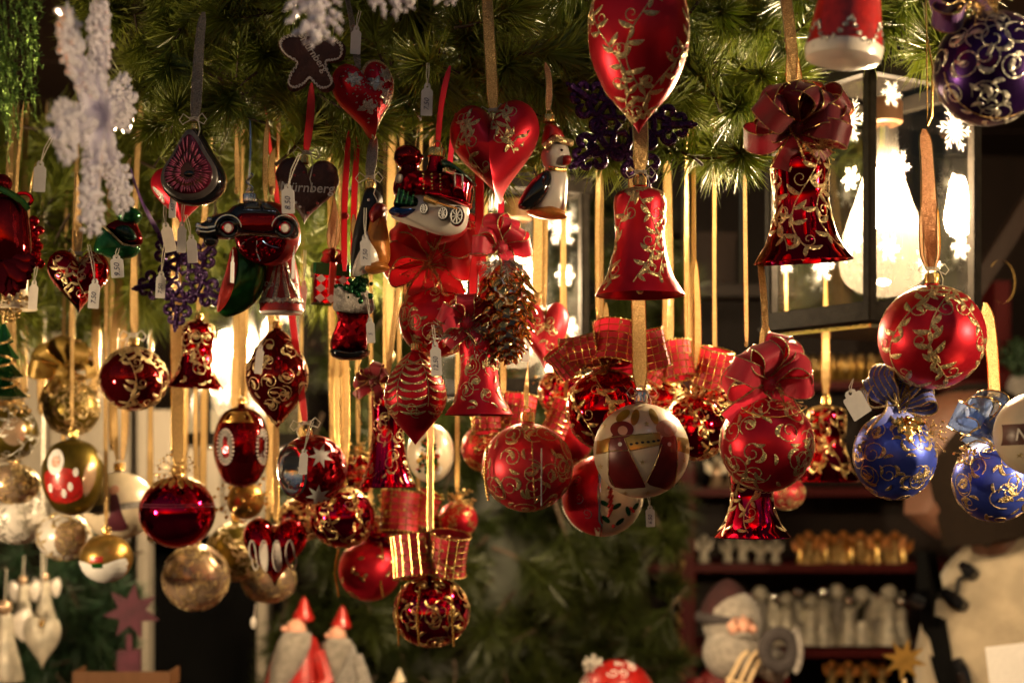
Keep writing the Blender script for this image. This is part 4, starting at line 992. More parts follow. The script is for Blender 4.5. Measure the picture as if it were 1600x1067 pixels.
snowflake('white crystal snowflake whose lowest beads dip into view above the gingerbread man', 500, -112, .78, 190, (0, 4, 25))
snowflake('white crystal snowflake mostly above the frame left of the second pine rosette', 640, -150, .8, 168, (0, 34, 20))
T = Thing('tinsel_garland', 'green glitter tinsel strands hanging at the top left edge', 'tinsel', 22, 100, .92); m = MB(); rs = random.Random(8)
for k in range(58):
    x = rs.uniform(-42, 34); z = rs.uniform(20, 190); y = rs.uniform(-16, 16); pts = []; l = rs.uniform(60, 200) * (.75 if x > 10 else 1)
    for i in range(14): t = i / 13; pts.append((x + 5 * sin(t * 5 + k) + t * rs.uniform(4, 12), y + 5 * cos(t * 7 + k), z - l * t))
    m.strip(pts, [(cos(i * .9 + k), sin(i * .9 + k), .2) for i in range(14)], [3.6] * 13 + [.5])
    for i in range(0, 14): p = V(pts[i]); d = V((rs.gauss(0, 1), rs.gauss(0, 1), rs.gauss(0, .5))).normalized() * 7; m.strip([p - d, p + d], (0, .3, 1), 1.2)
T.part('tinsel_strands', m, 'glitter_green')
m = MB(); m.tube([(-40, 0, 180), (0, 4, 200), (40, 0, 190)], 2, 5); T.part('hanging_wire', m, 'iron')

# ---------------------------------------------------------------- fig, car, pomegranate, santa coat, melon
T = Thing('fig_ornament', 'halved black fig with pink seeds facing out, upper left', 'fruit ornament', 304, 262, 1.06, 'figural glass ornaments', (0, 0, -6))
fo = smooth_out([(0, 62), (14, 50), (30, 22), (48, -8), (48, -34), (28, -54), (0, -60), (-28, -54), (-49, -34), (-49, -8), (-30, 22), (-14, 50)]); m = puff(fo, 26, (0, -14), 3, back=1.5); T.part('skin', m, 'black_gloss')
T.part('cut_rim', puff([(x * .90, z * .90 - 1) for x, z in fo], 6, (0, -14), 5, y0=-23), pm('fig_rim', (.10, .085, .08), 0, .3, noise=1))
inn = [(x * .76, z * .76 - 1) for x, z in fo]; T.part('flesh', puff(inn, 5, (0, -14), 4, y0=-27), pm('fig_flesh', (.07, .003, .014), 0, .25, noise=1))
m = MB(); rs = random.Random(4); S = PuffS(inn, 5, (0, -14), 4)
for ring, (r0, r1, cnt) in enumerate(((.30, .58, 30), (.58, .95, 44))):
    for k in range(cnt):
        a = 2 * pi * k / cnt + rs.uniform(-.04, .04); R = min(S.ang, key=lambda t: abs((t[0] - a + pi) % (2 * pi) - pi))[1]; q0 = r0 + rs.uniform(-.05, .05); q1 = r1 + rs.uniform(-.06, .03)
        pp = [V((S.c.x + sin(a) * R * (q0 + (q1 - q0) * t), -33 - 1.5 * sin(pi * t), S.c.y + cos(a) * R * (q0 + (q1 - q0) * t))) for t in (0, .33, .66, 1)]; m.tube(pp, [.5, 1.3, 1.5, .5], 5)
T.part('seeds', m, pm('fig_seed', (.45, .09, .16), .1, .2, coat=.6)); m = MB(); m.sph((2, -30, -16), 9, 8, .7, 1.2, .4); T.part('dark_core', m, 'black_gloss')
cap(T, 60, 5, 8); ribbon(T, 72, 10, 16, 'ribbon_silver', dx=6); twine(T, 75, 7, 12, 50)
k = 4.64
T = Thing('car_ornament', 'black and dark red vintage toy car hanging by a silver cap', 'car ornament', 388, 349, 1.03, 'figural glass ornaments', (0, 0, 10)); C = lambda p: cr(p, 640, 320, k)
co = smooth_out(C([(268, 395), (280, 345), (320, 325), (370, 285), (430, 262), (492, 240), (535, 198), (590, 178), (680, 172), (780, 180), (845, 212), (890, 262), (960, 285), (998, 340), (1000, 400), (945, 430), (840, 420), (700, 410), (580, 415), (520, 440), (420, 440), (320, 445)]), 3)
T.part('body', puff(co, 27, C([(640, 320)])[0], 3.2), 'black_gloss')
T.part('door_panel', puff(smooth_out(C([(585, 270), (810, 268), (850, 300), (820, 385), (600, 385), (570, 340)]), 3), 5, None, 4, y0=-25), 'dark_red_gloss')
for q, mm in ((C([(608, 245), (625, 195), (715, 180), (728, 245)]), 0), (C([(738, 182), (790, 195), (840, 248), (748, 245)]), 0)):
    g = T.part('window', puff(q, 3, None, 5, y0=-24), 'black_gloss'); m = MB(); m.tube([(x, -27, z) for x, z in q], .5, 5, closed=True); T.part('window_trim', m, 'silver_metal', g)
for cx_, cz_ in C([(500, 378), (900, 368)]):
    m = MB(); m.lathe([(14, 4), (15.5, 2), (15.5, -2), (14, -4), (9, -4)], 28, (cx_, -26, cz_), rot=Matrix.Rotation(radians(90), 3, 'X')); w_ = T.part('wheel', m, 'black_gloss')
    m = MB(); m.lathe([(.1, 6), (6, 5.6), (8.5, 3)], 24, (cx_, -24, cz_), rot=Matrix.Rotation(radians(90), 3, 'X')); T.part('hub', m, 'white_pearl', w_)
    m = MB(); m.tube([(cx_ + 8.4 * cos(a), -30, cz_ + 8.4 * sin(a)) for a in [2 * pi * i / 20 for i in range(20)]], 1, 5, closed=True); T.part('hub_ring', m, 'red_gloss', w_)
    m = MB(); m.tube([(cx_ + 20 * cos(a), -28, cz_ + 20 * sin(a)) for a in [radians(5 + 170 * i / 14) for i in range(15)]], 1.5, 6); T.part('mudguard_trim', m, 'silver_metal')
m = MB()
for x, z in C([(290, 360), (290, 398), (370, 318)]): m.sph((x, -20, z), 5, 8)
T.part('headlight', m, 'silver_metal'); m = MB(); m.tube([(x, -27, z) for x, z in C([(275, 372), (340, 380), (405, 370)])], 2.2, 6); m.tube([(x, -25, z) for x, z in C([(290, 405), (360, 408), (410, 395)])], 1.6, 6); T.part('bumper', m, 'silver_metal')
m = MB(); m.sph((C([(375, 455)])[0][0], -6, C([(375, 455)])[0][1]), 12, 8, .8); T.part('far_wheel', m, 'black_gloss'); cap(T, 33, 10, 13, 'silver_metal', 2); ribbon(T, 52, 180, 3, 'silver_metal', 2); 
m = MB(); m.tube([(2 + 5 * sin(t * 9), -2, 50 + t * 28) for t in [i / 20 for i in range(21)]], 1.4, 5); T.part('twisted_cord', m, 'silver_metal')
T = Thing('pomegranate_ornament', 'halved pomegranate with a red rim and dark seeds just below the toy car', 'fruit ornament', 421, 366, 1.12, 'figural glass ornaments', (12, 0, -14)); m = MB(); m.lathe(ball_prof(50), 36, sy=.8); T.part('rind', m, 'red_paint')
T.part('cut_face', puff(ellipse(0, 0, 44, 44), 8, None, 4, y0=-34), 'dark_red_gloss'); m = MB(); rs = random.Random(5)
for i in range(80):
    a = rs.uniform(0, 2 * pi); r = sqrt(rs.random()) * 38; m.sph((r * cos(a), -42, r * sin(a)), rs.uniform(2, 4.6), 5, 1, 1, .7)
T.part('seeds', m, 'red_gloss'); m = MB()
for j in range(6):
    a = j * 1.05; m.tube([(38 * t * cos(a + .5 * t), -43, 38 * t * sin(a + .5 * t)) for t in [.2, .4, .6, .8, 1]], 1.1, 4)
T.part('pith', m, 'silver_metal'); ribbon(T, 50, 190, 8)
T = Thing('santa_ornament', 'glass santa figure in a red coat with silver glitter trim below the pomegranate', 'santa ornament', 440, 446, 1.14, 'figural glass ornaments', (0, 0, 8))
pr = interp([(.1, 74), (13, 68), (16, 52), (20, 44), (26, 20), (31, -16), (34, -36), (31, -42), (.1, -42)], 30); S = Rev(pr, 1, .8); m = MB(); m.lathe(pr, 36, sy=.8); T.part('coat', m, 'red_paint')
g = MB()
for a in (-1.1, -.35, .35, 1.1): stroke(g, S, [(a * .3, 50), (a * .5, 80), (a, 112)], [2, 3, 4], 2)
for k_ in range(12): stroke(g, S, [(-3 + k_ * .5, 112), (-2.75 + k_ * .5, 109), (-2.5 + k_ * .5, 112)], 4, 2)
T.part('glitter_trim', g, 'glitter_silver'); g = MB()
for a in (-.75, .75):
    for d in (-1, 1): curl(g, S, a, 88, 6, d * 1.2 + 1.5, 1, d, .7)
T.part('white_scroll', g, 'white_paint'); m = MB(); m.lathe([(31, -37), (34, -40), (31, -45), (.1, -45)], 36, sy=.8); T.part('white_base', m, 'white_pearl'); m = MB(); m.sph((0, -12, 58), 12, 8); T.part('beard', m, 'fur_white'); ribbon(T, 74, 250, 8)
T = Thing('melon_ornament', 'slice of watermelon glass ornament, green rind and red flesh, under the toy car', 'fruit ornament', 381, 436, 1.13, 'figural glass ornaments', (0, 0, 0)); C = lambda p: cr(p, 600, 720, k)
T.part('rind', puff(smooth_out(C([(560, 440), (640, 430), (740, 500), (760, 620), (750, 760), (690, 880), (590, 960), (480, 998), (430, 975), (420, 930), (470, 780), (530, 600)]), 4), 26, C([(600, 740)])[0], 2.2), 'melon_green')
T.part('flesh', puff(smooth_out(C([(540, 500), (575, 560), (570, 700), (530, 850), (450, 960), (425, 950), (440, 850), (490, 680)]), 4), 14, C([(510, 740)])[0], 3, y0=-20), 'melon_red'); ribbon(T, 50, 300, 6)
tag(363, 422, 1.08, 8, 40, '', 2, 'thin white tag seen nearly edge-on in front of the watermelon slice', (0, 12), rz=55)
# ---------------------------------------------------------------- gingerbread
T = Thing('gingerbread_heart', 'dark brown gingerbread heart with Nürnberg in white icing', 'gingerbread heart', 479, 300, 1.08, 'gingerbread souvenirs', (0, 4, 8)); ho = [heart_pt(2 * pi * i / 64, 98, 104) for i in range(64)]
ho = [(x * (1 + .02 * sin(i * 1.6)), z) for i, (x, z) in enumerate(ho)]; T.part('dough', puff(ho, 11, (0, 4), 7), 'brown_dough')
text_part(T, 'Nürnberg', 21, (0, 4), 'icing', rot=3, shear=.15, bold=.008 * 21, ext=.8, front=-11.6, name='icing_lettering'); m = MB()
for x, z, c_ in ((-6, 28, 0), (10, 25, 0), (-20, 22, 0), (-15, -20, 1), (-8, -26, 1), (-19, -27, 1), (18, -18, 0), (5, -34, 0)): m.cur = c_; m.sph((x, -11, z), 2.2, 5, 1, 1, .5)
T.part('icing_dots', m, ['red_paint', 'icing']); cap(T, 44, 7, 12, x=-8); ribbon(T, 60, 128, 12, 'ribbon_bright', x0=-4, back=6); twine(T, 60, 6, 22, 60, -4)
T = Thing('gingerbread_man', 'gingerbread man with white zigzag icing and Nürnberg written across', 'gingerbread man', 487, 92, 1.04, 'gingerbread souvenirs', (0, 2, 0)); C = lambda p: cr(p, 310, 335, 3.557)
go = smooth_out(C([(310, 110), (360, 140), (365, 190), (345, 225), (440, 222), (495, 260), (490, 330), (440, 350), (400, 360), (420, 430), (445, 480), (420, 515), (370, 518), (320, 470), (300, 465), (270, 500), (215, 525), (180, 500), (195, 440), (230, 370), (165, 330), (125, 280), (130, 235), (190, 205), (280, 215), (255, 185), (260, 140)]), 3)
T.part('dough', puff(go, 9, (0, 0), 8), 'brown_dough'); T.part('head', puff(ellipse(0, 46, 18, 17), 9, None, 5, y0=-1), 'brown_dough')
m = MB(); pts = []; n_ = len(go)
for i in range(n_):
    a = go[i]; b = go[(i + 1) % n_]
    for j in range(4):
        if a[1] > 38: continue
        t = j / 4; p = V(a).lerp(V(b), t); pts.append((p.x * .90 + 1.6 * (1 if (i * 4 + j) % 4 < 2 else -1) * (p.x / 50), -9.6, p.y * .9 + 1.6 * (1 if (i * 4 + j) % 4 < 2 else -1)))
m.tube(pts, 1.1, 5, closed=True); T.part('zigzag_icing', m, 'icing'); text_part(T, 'Nürnberg', 16, (5, 4), 'icing', rot=-53, shear=.1, bold=.12, ext=.8, front=-10, name='icing_lettering'); ribbon(T, 60, -60, 10, 'ribbon_bright')
# glitter heart
T = heart('tilted red heart crusted with silver glitter flowers, beside the gingerbread man', 571, 158, 1.07, 100, 118, 'red_satin', None, (-40, 12, 'ribbon_silver', 10), rot=(0, -12, 30), D=36); m = MB(); rs = random.Random(8)
for cx_, b0 in ((-26, 30), (8, 40), (30, 28), (-12, 74), (4, 18), (22, 60)):
    for j in range(6): leaf(m, T.S, cx_, b0, j * 1.05, 13, 4.5, 1.6)
for j in range(200): a = rs.uniform(-48, 48); b = rs.uniform(4, 100); leaf(m, T.S, a, b, rs.uniform(0, 6), 2.2, 1, 1.4)
T.part('glitter_flowers', m, 'glitter_silver'); m = MB()
for sg in (1,): m.tube([(x * 1.0, -4, z) for x, z in [heart_pt(2 * pi * i / 64, 100, 118) for i in range(2, 34)]], 3.4, 6)
T.part('glitter_edge', m, 'glitter_gold')
# ---------------------------------------------------------------- train
T = Thing('train_ornament', 'red, white and navy steam locomotive glass ornament under the pine', 'train ornament', 682, 300, 1.04, 'figural glass ornaments', (0, 6, -8)); k = 6.67; C = lambda p: cr(p, 610, 530, k)
T.part('white_underside', puff(smooth_out(C([(150, 800), (300, 600), (560, 570), (820, 620), (960, 650), (975, 800), (940, 900), (840, 960), (700, 975), (480, 930), (250, 870)]), 3), 30, C([(600, 760)])[0], 2.3), 'white_pearl')
T.part('boiler', puff(smooth_out(C([(165, 600), (158, 450), (195, 360), (300, 330), (440, 330), (640, 320), (800, 360), (830, 480), (820, 610), (560, 590), (450, 600), (300, 640)]), 3), 36, C([(460, 470)])[0], 2.4), 'crackle_red')
T.part('cab', puff(C([(800, 330), (830, 300), (960, 350), (985, 420), (978, 640), (810, 620), (800, 480)]), 38, None, 5), 'red_gloss')
T.part('running_board', puff(smooth_out(C([(460, 560), (560, 520), (830, 590), (980, 620), (975, 670), (820, 650), (560, 590), (470, 600)]), 3), 40, C([(720, 600)])[0], 4), 'red_gloss')
m = MB(); x, z = C([(570, 250)])[0]; m.lathe([(12, z + 26), (11, z + 4), (13, z - 8), (17, z - 22)], 24, (x, 0, 0)); T.part('chimney', m, 'red_gloss'); cap(T, z + 12, 13, 14, x=x)
m = MB(); x, z = C([(265, 190)])[0]; m.sph((x, 4, z), 23, 10, .85); m.sph((x + 16, 0, z + 2), 10, 8, .5); m.lathe([(12, z - 14), (15, z - 26), (18, z - 30)], 20, (x + 5, 0, 0)); T.part('steam_dome', m, 'dark_red_gloss')
T.part('roof', puff(smooth_out(C([(640, 215), (740, 225), (860, 290), (1000, 390), (1010, 430), (960, 400), (850, 340), (700, 300), (640, 270)]), 3), 40, C([(800, 290)])[0], 4), 'dark_green')
T.part('cowcatcher', puff(smooth_out(C([(250, 530), (360, 590), (480, 640), (490, 740), (300, 750), (200, 740), (190, 680)]), 3), 40, None, 3), 'dark_green'); T.part('cowcatcher_lip', puff(smooth_out(C([(140, 790), (200, 735), (350, 755), (485, 745), (440, 800), (330, 850), (200, 835)]), 3), 44, None, 2.5), 'navy_gloss')
m = MB()
for x0_ in (270, 320, 370, 425): a, b = C([(x0_, 560 + (x0_ - 270) * .35), (x0_ - 10, 720)]); m.tube([(a[0], -38, a[1]), (b[0], -41, b[1])], .9, 5)
T.part('cowcatcher_bars', m, 'green_gloss')
for (cx_, cz_), r in zip(C([(545, 750), (750, 780), (895, 795)]), (8, 10, 14)):
    m = MB(); m.lathe([(.1, 1.5), (r * .84, 1.5), (r * .86, 3), (r * 1.1, 2), (r * 1.15, -3), (r, -6)], 26, (cx_, -33, cz_), sx=.72, rot=Matrix.Rotation(radians(90), 3, 'X')); w_ = T.part('wheel', m, 'black_gloss'); m = MB()
    for j in range(8): a = j * pi / 4 + .2; m.tube([(cx_, -36.5, cz_), (cx_ + r * .62 * cos(a), -36.5, cz_ + r * .86 * sin(a))], .75, 4)
    m.tube([(cx_ + r * .62 * cos(a), -36.5, cz_ + r * .86 * sin(a)) for a in [2 * pi * i / 20 for i in range(20)]], .8, 4, closed=True); T.part('spokes', m, 'white_paint', w_)
m = MB(); a, b, c_ = C([(545, 640), (680, 680), (900, 725)]); m.tube([(a[0], -34, a[1]), (b[0], -36, b[1])], [6, 5], 10); m.tube([(b[0], -36, b[1]), (c_[0], -36, c_[1])], 1.8, 6); T.part('piston', m, 'gold_metal')
m = MB(); x, z = C([(252, 458)])[0]; m.sph((x, -28, z), 7.5, 10, 1, 1, .6); T.part('headlamp', m, 'cream'); q = C([(835, 365), (915, 380), (935, 520), (850, 500)]); m = MB(); m.tube([(x, -38.5, z) for x, z in q], 1.5, 6, closed=True); T.part('cab_window', m, 'glitter_silver')
m = MB()
for x0_ in (520, 610, 700):
    for j in range(5): x, z = C([(x0_ - 18 + j * 5, 390 + j * 38)])[0]; m.sph((x, -35, z), 1.6, 5)
T.part('rivets', m, 'gold_metal'); ribbon(T, 70, 95, 9, 'ribbon_bright', -6)
# penguin with hat
T = Thing('penguin_ornament', 'glass penguin in a red bobble hat with gold brim, right of the plump heart', 'penguin ornament', 858, 262, 1.07, 'figural glass ornaments', (0, 0, 10)); C = lambda p: cr(p, 205, 930, 3.557)
T.part('body', puff(smooth_out(C([(200, 920), (300, 950), (305, 1080), (285, 1180), (180, 1210), (110, 1180), (150, 1040)]), 3), 24, None, 2.2), 'white_pearl')
T.part('head', puff(smooth_out(C([(160, 860), (200, 800), (290, 790), (320, 850), (315, 900), (270, 950), (190, 940)]), 3), 20, None, 2.2), 'white_pearl')
T.part('wing', puff(smooth_out(C([(180, 955), (212, 1000), (190, 1080), (130, 1150), (60, 1180), (20, 1160), (50, 1080), (110, 1000)]), 4), 16, None, 2.4, y0=-14), 'black_gloss')
T.part('hat', puff(smooth_out(C([(165, 800), (175, 720), (190, 690), (240, 700), (280, 740), (290, 790), (220, 790)]), 3), 21, None, 2.3), 'red_paint'); m = MB(); a, b = C([(160, 830), (325, 800)])
m.tube([(a[0], -18, a[1]), (0 + 5, -24, (a[1] + b[1]) / 2 + 9), (b[0], -12, b[1])], 5.5, 8); T.part('hat_brim', m, 'glitter_gold'); m = MB(); x, z = C([(262, 845)])[0]; m.sph((x, -19, z), 2.2, 6); T.part('eye', m, 'black_gloss')
T.part('beak', puff(smooth_out(C([(270, 880), (305, 872), (318, 900), (300, 925), (272, 925)]), 3), 10, None, 2.3, y0=-18), 'red_paint'); m = MB(); m.tube([(C([(190, 945)])[0][0], -18, C([(190, 945)])[0][1]), (4, -24, -6), (C([(285, 950)])[0][0], -14, C([(285, 950)])[0][1])], 3.5, 8); T.part('scarf', m, 'gold_metal')
T.part('feet', puff(smooth_out(C([(70, 1180), (180, 1150), (260, 1165), (300, 1190), (290, 1215), (160, 1215)]), 3), 26, None, 2.3, y0=-4), 'orange_paint'); x, z = C([(205, 670)])[0]; cap(T, z - 3, 9, 12, x=x); ribbon(T, z + 16, 90, 11, 'ribbon_copper', x)
# bird 
T = Thing('penguin_ornament', 'black-backed glass penguin with orange and white front, between red ribbons and train', 'penguin ornament', 580, 352, 1.07, 'figural glass ornaments', (0, 0, -8)); C = lambda p: cr(p, 645, 360, 3.557)
T.part('back', puff(smooth_out(C([(620, 160), (660, 155), (705, 200), (700, 260), (650, 330), (640, 450), (600, 560), (540, 635), (532, 560), (545, 420), (575, 300), (600, 220)]), 4), 24, C([(610, 360)])[0], 2.3), 'black_dull')
T.part('breast', puff(smooth_out(C([(660, 290), (700, 250), (738, 262), (730, 330), (748, 430), (752, 560), (700, 600), (640, 610), (620, 520), (635, 400)]), 4), 24, C([(680, 440)])[0], 2.3, y0=-5), 'orange_paint')
T.part('belly', puff(smooth_out(C([(630, 400), (680, 440), (715, 520), (690, 600), (600, 640), (550, 640), (570, 560), (610, 480)]), 4), 22, None, 2.3, y0=-12), 'white_pearl')
T.part('scarf', puff(smooth_out(C([(650, 310), (690, 250), (738, 262), (735, 310), (700, 350), (670, 370)]), 4), 16, None, 2.3, y0=-18), 'red_paint'); T.part('feet', puff(smooth_out(C([(600, 600), (700, 565), (750, 590), (740, 615), (650, 635)]), 3), 24, None, 2.3, y0=-8), 'orange_paint')
m = MB(); x, z = C([(648, 232)])[0]; m.sph((x, -20, z), 2.4, 6); T.part('eye', m, 'white_paint'); x, z = C([(640, 150)])[0]; cap(T, z - 2, 8, 11, x=x); ribbon(T, z + 14, 205, 16, 'ribbon_silver', x); twine(T, z + 15, 7, 3, 40, x)
# boot
T = Thing('boot_ornament', 'shiny red santa boot with white fur cuff and a little green tree', 'boot ornament', 547, 495, 1.1, 'figural glass ornaments', (0, 0, 10)); C = lambda p: cr(p, 510, 870, 3.557)
T.part('boot_leg', puff(smooth_out(C([(435, 835), (520, 845), (610, 840), (612, 920), (605, 1020), (590, 1060), (480, 1070), (410, 1060), (402, 1000), (430, 930), (440, 880)]), 3), 24, C([(515, 960)])[0], 2.6), 'crackle_red')
T.part('sole', puff(smooth_out(C([(402, 1050), (500, 1062), (610, 1050), (612, 1085), (560, 1108), (470, 1112), (410, 1090)]), 3), 26, None, 3), 'black_gloss'); T.part('fur_cuff', puff(smooth_out(C([(418, 790), (430, 690), (500, 720), (600, 720), (640, 780), (630, 850), (520, 860), (425, 840)]), 3), 28, None, 3), 'fur_white')
m = MB(); rs = random.Random(2)
for i in range(50): x, z = C([(545 + rs.gauss(0, 32), 720 + rs.gauss(0, 36))])[0]; m.sph((x, -26 + rs.uniform(-4, 8), z), rs.uniform(3, 6), 5)
T.part('little_tree', m, 'green_gloss'); m = MB(); x, z = C([(450, 735)])[0]; m.sph((x, -18, z), 9, 8); T.part('fur_ball', m, 'fur_white'); x, z = C([(540, 650)])[0]; cap(T, z, 7, 10, x=x); ribbon(T, z + 14, 330, 9, 'ribbon_gold', x)
# gift box
T = Thing('gift_ornament', 'small red and white diamond patterned gift box with red bow', 'gift ornament', 516, 447, 1.22, 'figural glass ornaments', (0, 3, 14)); m = MB(); m.box((0, 0, -6), (54, 44, 46), bev=4); T.part('box', m, 'red_gloss'); m = MB(); m.box((0, 0, 23), (60, 50, 18), bev=4); T.part('lid', m, 'green_gloss'); m = MB()
for i in range(3):
    for j in range(3): x, z = -17 + i * 17, -22 + j * 15; m.prism([(x, z + 7), (x + 8, z), (x, z - 7), (x - 8, z)], -23.5, -21.8)
T.part('diamond', m, 'white_paint'); bow(T, (2, -6, 36), 4, 24, 14, ['red_paint', 'red_gloss'], 6, (0, 180), .4, 0, center=None); m = MB(); m.box((0, 0, 9), (12, 53, 50), bev=2); T.part('ribbon_band', m, 'red_paint'); cap(T, 42, 6, 9); ribbon(T, 55, 270, 15, 'ribbon_copper', double=3)
T = Thing('ribbon_streamer', 'pair of long bright red ribbons hanging beside the black-backed penguin', 'ribbon', 546, 330, 1.12)
for x in (-7, 6): ribbon(T, -95, 200, 9, 'ribbon_bright', x0=x, dx=3, name='ribbon_strand', y0=x)
T.part('knot', MB().sph((-6, 0, -8), 6, 8), 'ribbon_bright')
# silver pine cone: every scale a piece
pm('amber', (.85, .48, .16), 1, .1, bump=.3, bscale=300)
pm('cone_silver', (.88, .80, .70), .72, .14, bump=.3, bscale=300)
T = Thing('pinecone_ornament', 'large silver and amber glass pine cone under a red bow', 'pine cone ornament', 792, 486, 1.07, 'figural glass ornaments', (0, -3, 0)); pr = interp([(.1, 80), (20, 74), (36, 50), (41, 20), (39, -10), (30, -45), (15, -72), (.1, -84)], 30); S = Rev(pr); m = MB(); m.lathe([(r * .8, z) for r, z in pr], 24); T.part('core', m, 'silver_metal')
m = MB(); rows = []
for i in range(6):
    t = i / 5; w_ = 10.5 * sin(pi * min(1, .25 + t * .62)) ; rows.append([(x * w_, -7.5 * t ** .8 + abs(x) ** 2 * 3.5, -14 * t + 5 - (1 - abs(x)) * 3 * t) for x in (-1, -.5, 0, .5, 1)])
m.grid(rows); rows2 = [[(x * .9, y + 1.6, z + 1) for x, y, z in r] for r in rows]; m.grid([r[::-1] for r in rows2]); m.grid([rows[-1], rows2[-1]]); first = None; rs = random.Random(3)
for i in range(118):
    b = S.len * (.05 + .92 * (i / 118) ** .9); a = i * 2.39996; p = S.P(a, b); sc_ = .45 + .62 * S.rz(b)[0] / 41
    if first is None: first = o = T.part('scale', m, 'cone_silver', ang=60)
    else: o = first.copy(); COL.objects.link(o); o.parent = T.o
    if rs.random() < .35: o.material_slots[0].link = 'OBJECT'; o.material_slots[0].material = M('amber')
    o.location = p * T.s; o.rotation_euler = (radians(-8 + rs.uniform(-6, 6)), 0, a); o.scale = (sc_, sc_, sc_)
bow(T, (-4, -18, 96), 6, 52, 28, RB, 31, (0, 180), .4, 1, taill=.8)
for kk in range(5):
    a = radians(rs.uniform(180, 360)); q = MB(); c0 = V((0, -34, 74)); e = c0 + V((cos(a) * 34, -8, sin(a) * 22)); q.tube([c0, e], .8, 4)
    for j in range(40):
        t = rs.uniform(.1, 1); p = c0.lerp(e, t); d = V((rs.gauss(0, 1), rs.gauss(0, 1), rs.gauss(0, 1))).normalized(); q.tube([p, p + (d + (e - c0).normalized() * .9) * 10], [.8, .3], 3, cap=False)
    T.part('fir_sprig', q, 'glitter_silver')
ribbon(T, 96, 300, 10, 'ribbon_red', x0=0); 
T = orn('ball_ornament', 'small shiny wine-red ball wedged between plaid rolls behind the angel ball', 'ball ornament', 1040, 628, 1.42, 'ball', 74, 74, 'red_gloss', 'vine', (300, 9), seed=91, decomat='foil_gold'); tinsel_bits(T, (0, -10, 30), 56, 60, 91, 'foil_gold', 2.4)
T = orn('ball_ornament', 'small shiny red ball behind the wide plaid roll, left of the gold ribbon', 'ball ornament', 880, 612, 1.44, 'ball', 78, 78, 'magenta_gloss', 'swirl', (300, 9), seed=92, decomat='foil_gold'); tinsel_bits(T, (0, -10, 26), 50, 60, 92, 'foil_gold', 2.4)
T = orn('ball_ornament', 'little matte red ball peeping out above the ball with leaf chains', 'ball ornament', 655, 820, 1.56, 'ball', 70, 70, 'red_satin', 'vine', (400, 8), seed=93)

for px, py, Y, d, mt, dc, lb in ((600, 836, 1.5, 66, 'magenta_gloss', 'swirl', 'small shiny red ball between the dark magenta ball and the small plaid rolls'), (716, 812, 1.54, 60, 'red_satin', 'vine', 'small matte red ball upper right of the two big plaid rolls'), (760, 700, 1.46, 78, 'pink_satin', 'swirl', 'rosy ball with gold curls half hidden left of the large matte red ball'), (884, 690, 1.4, 84, 'red_satin', 'vine', 'matte red ball tucked between the large red ball and the angel ball'), (470, 812, 1.58, 70, 'dark_red_gloss', 'vine', 'dark glossy ball behind the striped heart and magenta ball'), (560, 740, 1.5, 66, 'red_gloss', 'swirl', 'small shiny ball between snowflake ball and tall magenta bell'), (1118, 622, 1.36, 72, 'red_gloss', 'vine', 'small shiny ball just left of the pink-red bow above the tangled gold leaves')):
    T = orn('ball_ornament', lb, 'ball ornament', px, py, Y, 'ball', d, d * .97, mt, dc, (300, 8), seed=px, decomat='foil_gold'); tinsel_bits(T, (0, -12, d * .45), d * .5, 36, px, 'foil_gold', 2)
# ================================================================ painted balls and the rest
T = orn('ball_ornament', 'cream ball painted with two angels in dark red robes, lowest right of centre', 'ball ornament', 1002, 704, 1.13, 'ball', 150, 148, 'cream', None, (170, 22, 'ribbon_gold', -14), seed=61, capmat='silver_metal')
f = on_ball(75, .99); C = lambda p: cr(p, 712, 725, 3.557); rd = pm('robe_red', (.17, .012, .012), .1, .35, noise=1, nscale=60); gb = 'gold_satin'
def pp(T, f, name, pts, mat, lift, par=None, c=None): m = MB(); patch(f, pts, m, lift, 6 if max(abs(p[0]) + abs(p[1]) for p in pts) < 30 else 18, c); return T.part(name, m, mat, par)
pp(T, f, 'gold_band', C([(462, 672), (520, 655), (640, 640), (790, 628), (800, 690), (640, 722), (540, 725), (455, 745)]), gb, .3); pp(T, f, 'gold_band', C([(885, 650), (965, 655), (972, 745), (885, 725)]), gb, .3)
for pts in ([(540, 640), (600, 660), (640, 760), (715, 905), (690, 925), (560, 925), (520, 850), (518, 720)], [(800, 655), (880, 650), (885, 920), (800, 925), (722, 890), (770, 780)]): pp(T, f, 'robe', smooth_out(C(pts), 3), rd, .6)
for cx_, cz_ in C([(590, 610), (830, 605)]): pp(T, f, 'hair', ellipse(cx_, cz_, 17, 13), rd if cx_ < 0 else pm('pale_hair', (.55, .25, .15), 0, .5, noise=1), .7); pp(T, f, 'face', ellipse(cx_ + (2 if cx_ > 0 else 1), cz_ - 2, 7, 7), 'skin', 1.0)
for cx_, cz_, r in ((C([(662, 545)])[0]) + (18,), (C([(762, 540)])[0]) + (-18,), (C([(600, 535)])[0]) + (50,)): pp(T, f, 'wing', ellipse(cx_, cz_, 6, 13, rot=-r), gb, .9)
for cx_, cz_ in C([(578, 690), (840, 690)]): pp(T, f, 'hand', ellipse(cx_, cz_, 3, 3), 'white_pearl', 1.3)
m = MB()
for i, (x, z) in enumerate(C([(635, 690), (665, 684), (695, 680), (725, 678), (755, 674), (780, 670)])): patch(f, ellipse(x, z, 2.6, 1.8), m, .8, 2)
T.part('music_notes', m, 'black_dull'); m = MB()
for x, z in C([(480, 810), (500, 590), (695, 785), (932, 780), (720, 580), (735, 955), (615, 960), (905, 560), (950, 700)]): patch(f, star_out(5, 5, 2, 0, (x, z)), m, .7, 2, (x, z))
T.part('gold_star', m, 'glitter_gold')['kind'] = 'stuff'; m = MB()
